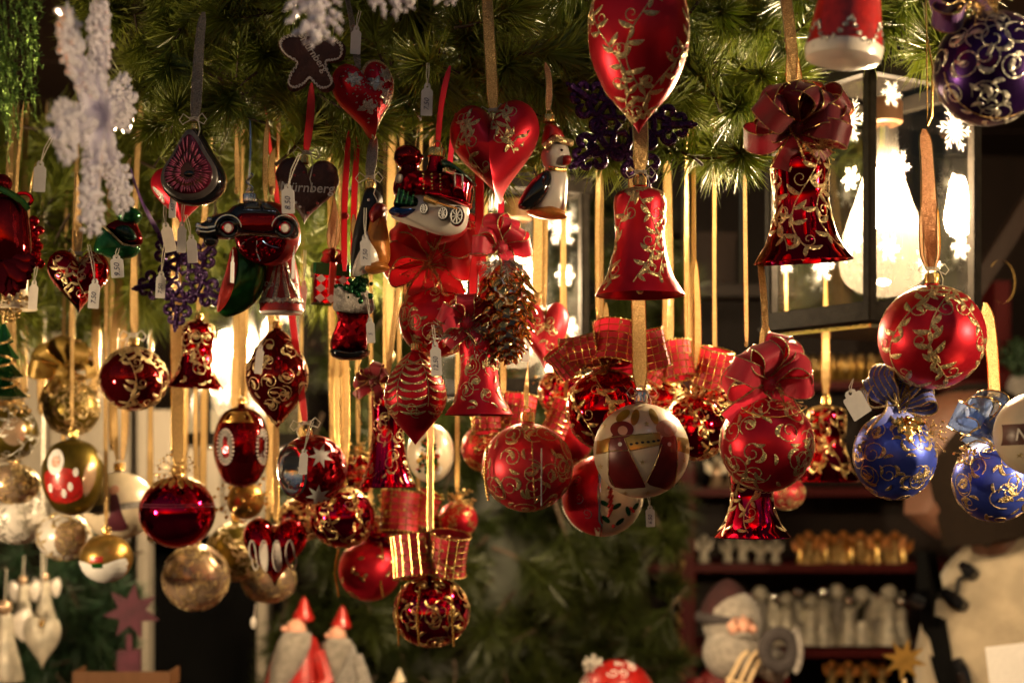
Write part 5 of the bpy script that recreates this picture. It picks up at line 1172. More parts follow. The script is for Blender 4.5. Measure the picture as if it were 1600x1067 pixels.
for pts in ([(600, 660), (640, 760), (715, 905)], [(520, 680), (520, 850), (560, 925)], [(800, 690), (770, 780), (722, 890)], [(885, 650), (888, 780), (885, 920)], [(460, 745), (540, 725), (640, 722), (790, 692)], [(520, 655), (640, 640), (790, 628)]):
    q = C(pts); P = [V(q[i]).lerp(V(q[i + 1]), t / 6) for i in range(len(q) - 1) for t in range(7)]; m.tube([f(p.x, p.y, .9) for p in P], .8, 4, cap=False)
T.part('glitter_outline', m, 'glitter_gold'); twine(T, T.top - 6, 9, 3, 40)
T = orn('ball_ornament', 'cream ball with gold stars and the letters Nü cut by the right edge', 'ball ornament', 1623, 678, .98, 'ball', 136, 134, 'cream', None, (420, 16), seed=62); f = on_ball(68)
pp(T, f, 'brown_band', [(-64, -18), (0, -14), (64, -18), (64, 14), (0, 18), (-64, 14)], pm('band_brown', (.10, .03, .02), 0, .4), .4); text_part(T, 'Nürnberg', 25, (-9, -2), 'icing', fn=lambda x, z: f(66 * sin(x / 66), z, 3.2), bold=.25, shear=.15, name='lettering')
m = MB(); rs = random.Random(3)
for i in range(26):
    x, z = rs.uniform(-60, 60), rs.uniform(-58, 58)
    if abs(z) > 22 and x * x + z * z < 3700: patch(f, star_out(5, 5, 2, 0, (x, z)), m, .7, 2, (x, z))
T.part('gold_star', m, 'glitter_gold')['kind'] = 'stuff'
T = orn('ball_ornament', 'half red, half cream ball with candy cane, holly and pearl edge', 'ball ornament', 941, 774, 1.25, 'ball', 128, 128, 'cream', None, (600, 10), seed=63); f = on_ball(64)
pp(T, f, 'red_half', [(64 * .985 * cos(radians(a)), 64 * .985 * sin(radians(a))) for a in range(100, 266, 8)] + [(-2, -40), (-12, 0), (-8, 40)], 'red_satin', .3, c=(-36, 0))
m = MB(); m.tube([f(-8 - .002 * (z * z) * 0 + (4 if abs(z) > 40 else 0), z, .8) for z in range(-60, 61, 6)], 2, 6); T.part('silver_stripe', m, 'silver_metal'); m = MB()
for i in range(10): z = -24 + i * 7; m.tube([f(8 + (i % 2) * 1.5 + 3 * t, z + 6 * t, 1.2) for t in (-1, 0, 1)], 2.2, 5)
T.part('candy_cane', m, 'red_paint'); m = MB()
for x, z, r in ((0, -10, 60), (18, -14, -60), (2, -34, 50), (24, -38, -50), (36, -22, 20), (48, -16, -40)): patch(f, ellipse(x, z, 3.6, 8, rot=r), m, .8, 3)
T.part('holly_leaf', m, 'green_gloss'); m = MB()
for x, z in ((40, -18), (44, -22), (14, -44)): m.sph(f(x, z, 1.5), 3, 6)
T.part('holly_berry', m, 'red_paint'); chain(T, [(-64 * cos(radians(a)), -3, 64 * sin(radians(a))) for a in range(-60, 50, 6)], 2, 'white_pearl'); m = MB()
for x, z in ((-36, -10), (-42, 18), (-28, -34)): curl(m, T.S, x / 50, 100 - z, 9, 1, 1.2, 1, .8)
T.part('silver_curl', m, 'silver_metal')
T = orn('ball_ornament', 'cream disc bauble with a colourful christmas tree picture behind the red spindle', 'ball ornament', 673, 708, 1.42, 'ball', 74, 92, 'cream', None, (560, 9), seed=64); f = on_ball(37, 1.24); m = MB(); rs = random.Random(6); cols = ['green_gloss', 'red_paint', 'gold_satin', 'white_paint', 'melon_green']
for i in range(90):
    z = rs.uniform(-30, 24); x = rs.uniform(-1, 1) * (28 - (z + 30) * .3); m.cur = rs.choice((0, 0, 4, 4, 1, 2, 3)); patch(f, ellipse(x * .8, z, rs.uniform(2, 4), rs.uniform(2, 4), 8), m, .5 + .004 * i, 2)
T.part('tree_picture', m, cols)
T = orn('egg_ornament', 'dark red egg ornament with pearl-framed medallions near the left lantern', 'egg ornament', 377, 698, 1.42, 'egg', 86, 130, 'dark_red_gloss', None, (560, 12, 'ribbon_gold', 0), seed=65); S = T.S; f = on_rev(S)
pp(T, f, 'gold_top', [(-24, 38), (24, 38), (16, 55), (-16, 55)], 'gold_satin', .6)
for x, rx in ((-17, 12), (37, 5)):
    pp(T, f, 'medallion', ellipse(x, 0, rx, 26), 'wool_grey', .8); pp(T, f, 'figure', smooth_out([(x - 5, -16), (x + 6, -14), (x + 3, 4), (x + 4, 14), (x - 3, 16), (x - 4, 2)], 2), 'dark_red_gloss', 1.1)
    m = MB()
    for i in range(26): a = 2 * pi * i / 26; m.ico(f(x + (rx + 1.5) * cos(a), 27 * sin(a), 1.5), 1.7)
    T.part('pearls', m, 'white_pearl')
pp(T, f, 'red_panel', [(2, -24), (15, -24), (15, 26), (2, 26)], 'red_gloss', .7)
T = orn('egg_ornament', 'egg ornament with santa picture among the cream baubles at far left', 'egg ornament', 114, 745, 1.5, 'egg', 94, 122, 'olive_satin', None, (560, 9), seed=66); f = on_rev(T.S)
pp(T, f, 'santa_coat', smooth_out([(-34, 4), (-12, 14), (14, 12), (26, -8), (24, -30), (0, -40), (-24, -34)], 3), 'red_paint', .7); pp(T, f, 'beard', ellipse(-14, 24, 14, 20), 'white_paint', .9); pp(T, f, 'face', ellipse(-13, 24, 7, 9), 'skin', 1.2)
for x, z in ((-22, -16), (0, -24), (10, -14), (18, 8)): pp(T, f, 'white_fur', ellipse(x, z, 4, 7), 'white_paint', 1.2)
pp(T, f, 'pink_side', smooth_out([(28, -30), (40, -10), (42, 14), (34, 24), (28, 0)], 3), 'champagne', .8)
# left group of plain baubles
def plain(label, px, py, Y, w, h, mat, rib, kind='ball', deco=None, **kw): return orn('ball_ornament', label, 'ball ornament', px, py, Y, kind, w, h, mat, deco, rib, seed=int(px + py), **kw)
T = plain('olive-gold ball under a gauzy gold bow at the left', 112, 638, 1.55, 86, 86, 'olive_satin', (400, 11), deco='swirl'); bow(T, (-6, -12, 56), 7, 52, 30, ['ribbon_olive', 'gold_metal'], 9, (-10, 190), .4, 2); chain(T, arcpts((-2, 30), 24, 18, 180, 360, y=-36), 2, 'foil_gold'); tinsel_bits(T, (20, -26, 30), 46, 50, 40, 'foil_gold', 2)
T = plain('olive-gold ball cut by the left edge, with gold tinsel on top', 12, 676, 1.5, 92, 90, 'olive_satin', (420, 11), deco='vine', decomat='glitter_silver'); tinsel_bits(T, (-4, -18, 44), 46, 110, 41, 'foil_gold', 3); m = MB(); pp(T, on_ball(46), 'pink_dab', ellipse(22, 2, 16, 22), 'champagne', .4)
T = plain('pinkish-gold flattened ball cut by the left edge', 20, 756, 1.52, 84, 62, 'champagne', (600, 10), deco='swirl'); T = plain('frosted white ball low at the left edge', 28, 808, 1.62, 84, 84, 'white_pearl', (600, 10), deco='vine', decomat='glitter_silver'); tinsel_bits(T, (0, -14, 30), 60, 90, 43, 'white_pearl', 3)
T = plain('white ball with pink patch between frosted ball and golden snow ball', 100, 838, 1.6, 84, 76, 'white_pearl', (640, 10), deco='vine'); pp(T, on_ball(42, .9), 'pink_patch', smooth_out([(4, -26), (32, -22), (38, 6), (30, 26), (6, 22), (-2, 0)], 3), 'champagne', .4)
T = plain('large cream ball with dark red angel and grey band, left of the red glass one', 186, 790, 1.56, 112, 106, 'cream', (480, 14, 'ribbon_gold', 0, 9)); f = on_ball(56, .95)
pp(T, f, 'grey_band', [(-50, -10), (0, -6), (50, 0), (50, 9), (0, 4), (-50, 0)], 'wool_grey', .5); pp(T, f, 'robe', smooth_out([(2, 18), (12, 18), (18, -8), (22, -34), (-8, -34), (2, -8)], 3), 'plum_paint', .8); pp(T, f, 'face', ellipse(6, 26, 7, 7), 'skin', 1)
T = plain('golden-topped ball with snow and a tiny red and green house', 166, 872, 1.5, 82, 76, 'gold_satin', (700, 8)); f = on_ball(41, .93); pp(T, f, 'snow', smooth_out([(-36, -2), (0, -8), (36, 2), (30, -26), (0, -37), (-30, -26)], 3), 'white_paint', .4); pp(T, f, 'house', [(-14, -4), (6, -3), (6, 6), (-14, 5)], 'red_paint', .7); pp(T, f, 'lawn', [(-10, -12), (6, -12), (6, -4), (-12, -5)], 'melon_green', .8)
T = plain('wide crimson glass ball with a gold-banded top', 277, 800, 1.42, 118, 112, 'magenta_gloss', (400, 24, 'ribbon_gold', -4)); m = MB(); S = T.S
for z in (10, 14): m.tube([(59.5 * sqrt(1 - (z / 56) ** 2) * cos(a), 59.5 * sqrt(1 - (z / 56) ** 2) * sin(a), z) for a in [2 * pi * i / 48 for i in range(48)]], .9, 4, closed=True)
T.part('dark_lines', m, 'plum_paint'); m = MB()
for i in range(16): leaf(m, S, i * 2 * pi / 16, S.len * .12, -pi / 2, 26, 5, 1.2)
T.part('gold_petals', m, 'foil_gold'); tinsel_bits(T, (0, -20, 60), 40, 50, 45, 'foil_gold', 2)
T = plain('pearly pink-gold ball with a thin dark line, above the black opening', 306, 902, 1.6, 104, 104, 'champagne', (740, 10), deco='swirl'); m = MB(); m.tube([(52.3 * cos(a), 52.3 * sin(a), 2) for a in [2 * pi * i / 48 for i in range(48)]], .9, 4, closed=True); T.part('dark_line', m, 'plum_paint')
T = plain('large olive-gold ball behind the pearl-striped heart', 368, 862, 1.65, 92, 92, 'olive_satin', (600, 22, 'ribbon_gold'), deco='vine'); T = plain('small yellow-gold ball between red egg and striped heart', 384, 782, 1.5, 58, 58, 'gold_satin', (600, 13)); tinsel_bits(T, (-4, -10, 10), 46, 70, 46, 'gold_metal', 3)
T = heart('red heart with pearl-lined white stripes, lower left', 430, 862, 1.42, 100, 108, 'red_gloss', None, (700, 12), D=38, name='heart_ornament')
for x0_ in (-30, -11, 9, 28):
    m = MB(); S = T.S; stroke(m, S, [(x0_, b) for b in range(38, 82, 4)], [4 + 3 * sin(pi * i / 10) for i in range(11)], 2); T.part('white_stripe', m, 'white_pearl'); chain(T, [S.P(x0_ + 6 * sin(a), 58 + 24 * cos(a)) + V((0, -2, 0)) for a in [2 * pi * i / 30 for i in range(31)]], 1.8, 'white_pearl')
T = plain('dull pink-silver ball under the striped red heart', 420, 905, 1.7, 86, 74, 'champagne', (760, 8), deco='vine'); m = MB(); m.tube([(-14, -40, -34), (-16, -42, -60)], 1, 4); m.sph((-16, -42, -62), 5, 6, 2); T.part('drop_pendant', m, 'white_pearl')
# green ornament, red half-hidden heart, dark figure
T = Thing('hat_ornament', 'green glitter glass ornament like a sleigh with red lining, above the 9.50 tag', 'sleigh ornament', 192, 362, 1.13, 'figural glass ornaments', (0, 4, 10)); C = lambda p: cr(p, 1050, 620, 5.336)
T.part('shell', puff(smooth_out(C([(825, 795), (880, 600), (980, 660), (1060, 730), (1130, 745), (1200, 740), (1180, 800), (1110, 840), (1000, 860), (900, 830)]), 4), 22, None, 2.4), 'green_gloss')
T.part('red_lining', puff(smooth_out(C([(910, 590), (1000, 520), (1110, 500), (1190, 600), (1215, 690), (1150, 740), (1060, 725), (980, 650)]), 4), 16, None, 2.6, y0=4), 'dark_red_gloss'); T.part('inside', puff(smooth_out(C([(990, 610), (1060, 570), (1130, 600), (1170, 670), (1120, 700), (1050, 680)]), 3), 8, None, 2.6, y0=-10), 'dark_green')
m = MB(); m.sph((8, 0, 26), 20, 10, .7); m.sph((2, 0, 42), 13, 8); T.part('green_top', m, 'green_gloss'); m = MB(); m.tube([(x, -16, z) for x, z in C([(900, 600), (980, 665), (1060, 735), (1130, 748), (1205, 735)])], 2, 6); m.tube([(x, -8, z) for x, z in C([(1130, 400), (1100, 480), (1080, 520)])], 2.5, 6); T.part('gold_edge', m, 'glitter_gold'); cap(T, 54, 6, 9); ribbon(T, 66, 240, 8)
T = heart('red and white heart mostly hidden behind the halved fig', 284, 308, 1.17, 96, 92, 'red_satin', None, (220, 10), D=28); pp(T, lambda x, z, e: T.S.P(x, T.S.len / 2 - z) + V((0, -e, 0)), 'white_patch', smooth_out([(-42, 14), (-24, 0), (-24, -12), (-34, -4)], 3), 'white_paint', .6)
T = Thing('angel_ornament', 'dark wine-red glass figure with ragged skirt, cut by the left edge', 'figure ornament', 12, 375, 1.02, 'figural glass ornaments'); T.part('robe', puff(smooth_out([(-30, 60), (0, 74), (22, 66), (34, 20), (30, -40), (-30, -60), (-50, 0)], 4), 26, None, 2.3), 'dark_red_gloss'); m = MB(); rs = random.Random(5)
for i in range(16):
    a = radians(200 + i * 11); c0 = V((0, -12 + rs.uniform(-14, 6), -38)); d = V((cos(a), -.2, sin(a))); m.grid([[c0 + V((-d.z, 0, d.x)) * w_ + d * t, c0 + d * t + V((0, -3, 0)), c0 - V((-d.z, 0, d.x)) * w_ + d * t] for t, w_ in ((0, 5), (18, 12), (34, 9), (42, 12), (54, 1))])
T.part('skirt_leaf', m, 'dark_red_gloss'); m = MB(); m.tube([(26 + 14 * cos(a), -6, 62 + 10 * sin(a)) for a in [2 * pi * i / 14 for i in range(14)]], 3, 6, closed=True); T.part('red_wreath', m, 'red_gloss'); m = MB(); m.tube([(-10, -20, 78), (10, -22, 70), (30, -20, 56), (38, -18, 44)], 5, 6); T.part('green_sash', m, 'green_gloss'); m = MB(); m.sph((-8, 0, 88), 15, 10); T.part('head', m, 'dark_red_gloss'); ribbon(T, 100, 200, 3, 'ribbon_gold')
T = Thing('berry_cluster', 'bright red glass berries hanging behind the wine-red figure at the left edge', 'berry ornament', 46, 382, 1.22); m = MB(); rs = random.Random(6)
for i in range(34): m.sph((rs.gauss(0, 9), rs.gauss(0, 7), rs.uniform(-38, 38)), rs.uniform(6, 9), 7)
T.part('berries', m, 'red_gloss'); ribbon(T, 36, 240, 5)
T = orn('bell_ornament', 'cream glass bell with gold crust at the left edge below the wine-red figure', 'bell ornament', 26, 452, 1.25, 'bell', 62, 62, 'cream', None, (400, 8), seed=3); tinsel_bits(T, (0, -22, -24), 32, 70, 48, 'foil_gold', 2.4)
T = Thing('tree_ornament', 'green glass fir tree ornament with gold trim cut by the left edge', 'tree ornament', 6, 590, 1.35, 'figural glass ornaments'); m = MB()
for i, (r, z) in enumerate(((14, 60), (22, 34), (28, 6), (34, -26))): m.lathe([(r * .2, z + 24), (r, z - 4), (r * .5, z - 8)], 20, wav=(7, .08))
T.part('tiers', m, 'green_gloss'); chain(T, [(20 * cos(t * .9) * (1 + t * .04), -20, 60 - t * 5) for t in range(20)], 2.4, 'foil_gold'); ribbon(T, 84, 420, 8)
T = orn('bell_ornament', 'painted santa bell with white rim at the top edge, out of focus before the lantern', 'bell ornament', 1326, 8, .86, interp([(.01, 90), (26, 84), (42, 60), (48, 10), (56, -46), (59, -72), (56, -84), (40, -90), (.01, -88)], 36), 118, 180, 'red_paint', None, (-200, 10), seed=71, rot=(0, 6, 0)); S = T.S
m = MB(); m.lathe([(57, -62), (60.5, -72), (57.5, -86), (40, -92), (.1, -90)], 48); T.part('white_rim', m, 'white_pearl'); m = MB()
for i in range(60):
    a = -pi + i * .105; z_ = S.len * (.66 + .05 * sin(i * .6)); leaf(m, S, a, z_, i * .7, 9, 4, 2)
T.part('glitter_band', m, 'glitter_silver')
# extra gold ribbons whose baubles hang behind others
T = Thing('ribbon_bundle', 'pair of golden satin ribbons with a knot between spindle and tall magenta bell', 'ribbon', 528, 640, 1.5, 'gold ribbons hung in the rows behind')
for x in (-9, 8): ribbon(T, -70, 520, 13, 'ribbon_gold', x0=x, dx=-2, back=10, seed=x)
T.part('knot', MB().sph((0, 0, 62), 7, 8, 1.6), 'ribbon_gold')
gr = 'gold ribbons hung in the rows behind'
for px, y0_, y1, w_, Y, lb in ((175, 480, 700, 10, 1.6, 'thin gold ribbon just left of the shiny dark red ball'), (610, 402, 560, 18, 1.5, 'bright gold ribbon lit from behind, between boot and red-bowed ball'), (841, 310, 470, 20, 1.35, 'broad gold ribbon right of the pine cone bow'), (938, 300, 500, 16, 1.32, 'gold ribbon left of the plain red bell'), (1046, 330, 540, 15, 1.36, 'gold ribbon right of the plain red bell'), (1075, 320, 560, 10, 1.4, 'narrow gold ribbon beside the black gap'), (1166, 390, 540, 8, 1.25, 'loose curled gold cord left of the bowed bell ribbons'), (66, 470, 640, 18, 1.7, 'gold ribbon above the gold bow at the left'), (36, 440, 620, 12, 1.6, 'narrow gold ribbon at the far left edge'), (150, 460, 620, 16, 1.66, 'gold ribbon between gold bow and dark red ball'), (236, 600, 840, 16, 1.7, 'gold ribbon falling left of the crimson glass ball'), (285, 480, 760, 22, 1.75, 'wide gold ribbon below the small bell'), (318, 610, 800, 14, 1.75, 'gold ribbon left of the medallion egg'), (425, 650, 800, 16, 1.6, 'gold ribbon right of the medallion egg'), (425, 225, 300, 12, 1.2, 'gold ribbon left of the Nürnberg heart'), (370, 230, 300, 10, 1.25, 'faint gold ribbon above the toy car')):
    T = Thing('gold_ribbon', lb, 'ribbon', px, y1, Y, gr); ribbon(T, 0, y0_, w_, 'ribbon_gold', dx=random.Random(px).uniform(-5, 5)); T.part('knot', MB().sph((0, 0, 2), w_ * .4, 6, 1.5), 'ribbon_gold')
# ---------------------------------------------------------------- price tags
tag(62, 277, 1.0, 19, 46, '', 3, 'blank lilac-white tag hanging at the left edge of the snowflake', (18, 45))
tag(183, 417, 1.11, 20, 34, '9.50', -4, 'tag reading 9.50 under the green sleigh ornament', (4, 12))
tag(147, 460, 1.16, 17, 44, '7.50', 4, 'tag on the shiny wine-red heart', (-14, 55)); tag(270, 318, 1.13, 11, 46, '4.50', 3, 'narrow tag hanging close under the halved fig', (0, 16)); tag(284, 372, 1.1, 14, 46, '', 2, 'blank tag in the bunch below the fig, middle one', (1, 40)); tag(300, 390, 1.13, 16, 42, '', -4, 'greyish tag right in the bunch below the fig', (-6, 34)); tag(263, 372, 1.16, 18, 44, '', -12, 'translucent yellowish tag left in the bunch below the fig', (6, 30), 'paper_warm'); tag(251, 446, 1.18, 15, 40, '7.50', 3, 'bluish tag hanging over the left side of the purple scroll star', (4, 50))
tag(450, 312, 1.0, 20, 44, '8.50', -1, 'tag reading 8.50 over the N of the gingerbread heart', (20, 50)); tag(458, 416, 1.08, 7, 40, '', 3, 'edge-on white tag right of the pomegranate', (2, 12), rz=60); tag(473, 463, 1.16, 12, 44, '', 6, 'dim tag hanging right of the santa coat', (-4, 50), 'paper_warm')
tag(556, 64, 1.06, 16, 42, '', 3, 'white tag top left of the glitter heart', (4, 26)); tag(667, 157, 1.0, 18, 48, '7.50', 2, 'tag reading 7.50 on the red ribbon above the train', (0, 34)); tag(571, 392, 1.03, 16, 46, '7.50', -2, 'tag reading 7.50 in front of the black-backed penguin', (2, 44)); tag(579, 517, 1.06, 13, 38, '5', -3, 'small tag right of the red boot', (-4, 40)); tag(681, 562, 1.02, 17, 50, '12,50', -3, 'tag reading 12,50 in front of the two matte red ornaments', (-2, 30))
tag(405, 562, 1.22, 12, 44, '', 6, 'small tag left on the dark red spindle', (12, 34)); tag(474, 722, 1.2, 13, 38, '', 4, 'tag hanging across the silver hollow of the snowflake ball', (10, 46)); tag(1016, 807, 1.14, 14, 32, '6.50', -2, 'pinkish tag hanging below the cream angel ball', (-2, 20)); tag(821, 548, 1.3, 13, 34, '', 0, 'white tag between pine cone and small matte heart', (0, 20)); tag(846, 760, 1.12, 4, 60, '', 0, 'very thin tag seen edge-on in front of the large matte red ball', (0, 30), rz=70)
tag(1338, 631, 1.02, 34, 44, '', -32, 'white card label tied at the left of the striped blue bow', (16, 14), rz=12); tag(52, 462, 1.14, 14, 44, '', 4, 'blurred tag beside the cream bell at the left edge', (2, 24), 'paper_warm')
q = MB(); pts = [(26 * cos(a) * .8 + 0, 5 * sin(a * .5), 34 * sin(a)) for a in [radians(-120 + 15 * i) for i in range(18)]]; q.strip(pts, [(.2, 1, .1)] * len(pts), 14); single('curled_ribbon', 'shiny gold ribbon curl in the dark right of the big lantern', 'ribbon', q, 'gold_metal', 1565, 440, 1.5)
# ================================================================ figurines on the counter and shelf goods
def fig_santa(label, px, base, Y, h, coat, hat, lean=0, rz=0):
    T = Thing('santa_figurine', label, 'santa figurine', px, base, Y, 'carved santa figurines on the counter', (0, lean, rz)); k = h / 128
    m = MB(); m.lathe(interp([(.1, 104), (13, 100), (18, 86), (24, 60), (27, 30), (31, 4), (.1, 0)], 24), 24, sy=.8); m.v = [(x * k, y * k, z * k) for x, y, z in m.v]; T.part('coat', m, coat)
    m = MB(); m.lathe(interp([(.1, 130), (2, 128), (5, 121), (8, 113), (.1, 110)], 16), 18, (3, 2, 0)); m.v = [(x * k, y * k, z * k) for x, y, z in m.v]; T.part('pointed_hat', m, hat)
    m = MB(); m.sph((-3, -6, 106), 8, 8); m.sph((-12, -9, 107), 2.4, 5); m.v = [(x * k, y * k, z * k) for x, y, z in m.v]; T.part('face', m, 'skin')
    T.part('beard', puff([(x * k, z * k) for x, z in smooth_out([(-12, 104), (8, 104), (4, 84), (-10, 62), (-20, 54), (-20, 80)], 4)], 12 * k, None, 2.3, y0=-10 * k), 'beard_grey')
    m = MB(); m.tube([V((14, -6, 90)) * k, V((20, -16, 70)) * k, V((2, -24, 58)) * k], [6 * k, 7 * k, 5 * k], 8); m.sph(V((0, -25, 57)) * k, 5 * k, 6); T.part('arm', m, coat); return T
cz = 1.15; by = lambda Y: HY + (CZ - cz) * F / Y
fig_santa('carved santa in a red coat, left one of the pair at the bottom', 455, by(1.95), 1.95, by(1.95) - 936, 'red_paint', 'red_paint', 3, 15)
fig_santa('carved santa in a pale grey coat, right one of the pair at the bottom', 514, by(1.98), 1.98, by(1.98) - 950, 'wool_grey', 'red_paint', 4, 25)
fig_santa('smaller wooden figure with a cream cap, only its head showing at the bottom', 620, by(1.95), 1.95, by(1.95) - 1046, 'wood_warm', 'cream')
T = Thing('ball_santa_figure', 'round red santa-shaped candle with white scrolls and a grey pompom, bottom centre', 'santa figure', 963, 1092, 1.95, rot=(0, -20, 0)); m = MB(); m.lathe(ball_prof(62), 40); T.part('red_body', m, 'red_paint'); g = MB(); S = Rev(ball_prof(62)); rs = random.Random(2)
for i in range(12): curl(g, S, -2.4 + i * .4, 40 + 16 * (i % 2), 9, i, 1.1, 1, 1.1)
T.part('white_scrolls', g, 'white_paint'); m = MB()
for i in range(60): d = V((rs.gauss(0, 1), rs.gauss(0, 1), rs.gauss(0, 1))).normalized(); m.tube([V((-16, -8, 64)), V((-16, -8, 64)) + d * 17], [3, 1.5], 4)
T.part('pompom', m, 'fur_white'); m = MB(); m.lathe([(30, -58), (34, -62), (34, -140), (.1, -142)], 20); T.part('stand', m, 'wood_dark')
# plush santa with wooden cutlery
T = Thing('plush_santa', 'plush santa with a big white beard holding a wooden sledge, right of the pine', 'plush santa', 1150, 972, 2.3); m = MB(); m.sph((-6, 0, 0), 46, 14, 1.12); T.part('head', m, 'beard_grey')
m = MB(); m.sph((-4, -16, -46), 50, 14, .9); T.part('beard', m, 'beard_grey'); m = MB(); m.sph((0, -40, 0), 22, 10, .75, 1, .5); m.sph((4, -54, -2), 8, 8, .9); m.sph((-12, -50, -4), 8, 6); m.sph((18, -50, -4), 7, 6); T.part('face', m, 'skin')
m = MB()
for x in (-8, 14): m.sph((x, -52, 7), 2.6, 6)
T.part('eye', m, 'black_gloss'); m = MB()
for x in (-9, 15): m.tube([(x - 8, -50, 14), (x, -53, 17), (x + 8, -50, 14)], 2.4, 5)
m.tube([(-16, -52, -14), (2, -60, -11), (22, -52, -16)], [2, 5, 2], 6); T.part('brows_and_moustache', m, 'beard_grey')
m = MB(); m.lathe(interp([(.1, 74), (16, 66), (34, 44), (44, 20), (44, 8)], 20), 24, (-12, 6, -6)); m.sph((22, 10, 38), 8, 8); T.part('cap', m, pm('cap_red', (.030, .003, .004), 0, .9, noise=1)); m = MB(); m.tube([(-12 + 44 * cos(a), 6 + 44 * sin(a), 8) for a in [2 * pi * i / 24 for i in range(24)]], 8, 8, closed=True); T.part('cap_brim', m, 'dark_fur')
m = MB(); m.lathe(interp([(.1, -60), (40, -66), (70, -110), (76, -160), (.1, -162)], 20), 28, sy=.7); T.part('coat', m, 'wood_red'); m = MB(); m.sph((52, -34, -62), 26, 10); T.part('mitten', m, 'beard_grey'); m = MB(); m.tube([(50, -10, -100), (60, -24, -84), (52, -34, -62)], [22, 20, 16], 12); T.part('sleeve', m, 'wood_red'); m = MB(); m.tube([(-56, -6, -96), (-60, -24, -120), (-30, -40, -110)], [22, 20, 16], 12); T.part('sleeve', m, 'wood_red')
m = MB()
for x in (-14, 2, 16): m.tube([(x - 22, -66, -120), (x - 4, -68, -74), (x + 12, -66, -44), (x + 22, -62, -36)], 3.4, 6)
m.box((-2, -68, -84), (50, 3, 5), rot=Matrix.Rotation(.3, 3, 'Y')); m.box((-10, -68, -104), (50, 3, 5), rot=Matrix.Rotation(.3, 3, 'Y')); T.part('wooden_sledge', m, 'wood_pale')
T = Thing('fur_wreath', 'dark ring with a pale fur edge right of the plush santa', 'fur ring', 1217, 1015, 2.2); m = MB(); m.tube([(22 * cos(a), 0, 26 * sin(a)) for a in [2 * pi * i / 24 for i in range(24)]], 11, 10, closed=True); T.part('ring', m, 'dark_fur'); m = MB(); m.tube([(24 + 3 * cos(a) if 0 else 20 + 12 * cos(a), -8, 34 * sin(a)) for a in [radians(-80 + 160 * i / 12) for i in range(13)]], 5, 8); T.part('fur_edge', m, 'wool_grey')
m = MB(); m.box((0, 0, -110), (12, 10, 160)); T.part('stand', m, 'wood_dark')
# wooden stars
q = MB(); q.prism(star_out(7, 43, 21, .1), -7, 7); T = Thing('wooden_star', 'plum coloured seven-pointed wooden star on a post at the lower left', 'wooden star', 206, 955, 1.9, rot=(0, 0, 8)); T.part('star', q, 'plum_paint', smooth=False); m = MB(); m.box((-4, 2, -95), (9, 8, 120)); T.part('stem', m, 'plum_paint', smooth=False); m = MB(); m.box((-4, 2, -(by(1.9) - 955) / 2 - 30), (34, 30, (by(1.9) - 955) - 60)); T.part('foot', m, 'plum_paint', smooth=False)
q = MB(); q.prism(star_out(8, 34, 15, .2), -5, 5); T = Thing('gold_star', 'ochre wooden star at the lower right before the coat edge', 'wooden star', 1413, 1030, 2.0, rot=(0, 0, -10)); T.part('star', q, 'gold_satin', smooth=False); m = MB(); m.box((0, 0, -90), (5, 5, 120)); T.part('stick', m, 'wood_pale', smooth=False)
m = MB(); m.box((0, 0, 0), (150, 60, 4)); m.box((0, -30, 12), (150, 3, 24)); m.box((-74, 0, 12), (3, 60, 24)); m.box((74, 0, 12), (3, 60, 24)); m.box((0, 0, -50), (120, 50, 96)); single('display_tray', 'low brown display tray with pale rim at the bottom left edge', 'tray', m, 'wood_warm', 198, 1068, 1.88, smooth=False)
# left bottom decorations
def white_angel(label, px, py, Y, h):
    T = Thing('angel_decoration', label, 'white angel', px, py, Y, 'white felt decorations on the fir branches'); k = h / 100
    m = MB(); m.lathe([(q * k, z * k) for q, z in interp([(.1, 50), (10, 44), (14, 10), (26, -40), (22, -50), (.1, -50)], 20)], 20, sy=.6); T.part('robe', m, 'dull_cream'); m = MB(); m.sph((0, -2, 56 * k), 11 * k, 8); T.part('head', m, 'champagne'); m = MB()
    for s_ in (-1, 1): puff(smooth_out([(s_ * 4 * k, 34 * k), (s_ * 28 * k, 54 * k), (s_ * 36 * k, 34 * k), (s_ * 24 * k, 6 * k)], 4), 4 * k, None, 3, mb=m, y0=6)
    T.part('wing', m, 'white_pearl'); m = MB(); m.tube([(0, 0, 66 * k), (0, 6, 110 * k)], .8, 4); T.part('string', m, 'string'); return T
white_angel('cream felt angel at the lower left, left one of two close together', 36, 945, 2.1, 70); white_angel('cream felt angel at the lower left, right one of two close together', 70, 938, 2.12, 66); white_angel('larger pale angel cut by the bottom left corner', 8, 1010, 2.05, 110)
T = heart('flat cream wooden heart hanging low among the fir branches at bottom left', 66, 1004, 2.0, 60, 86, 'dull_cream', None, None, D=8, group='white felt decorations on the fir branches'); ribbon(T, 34, 880, 4, 'string')
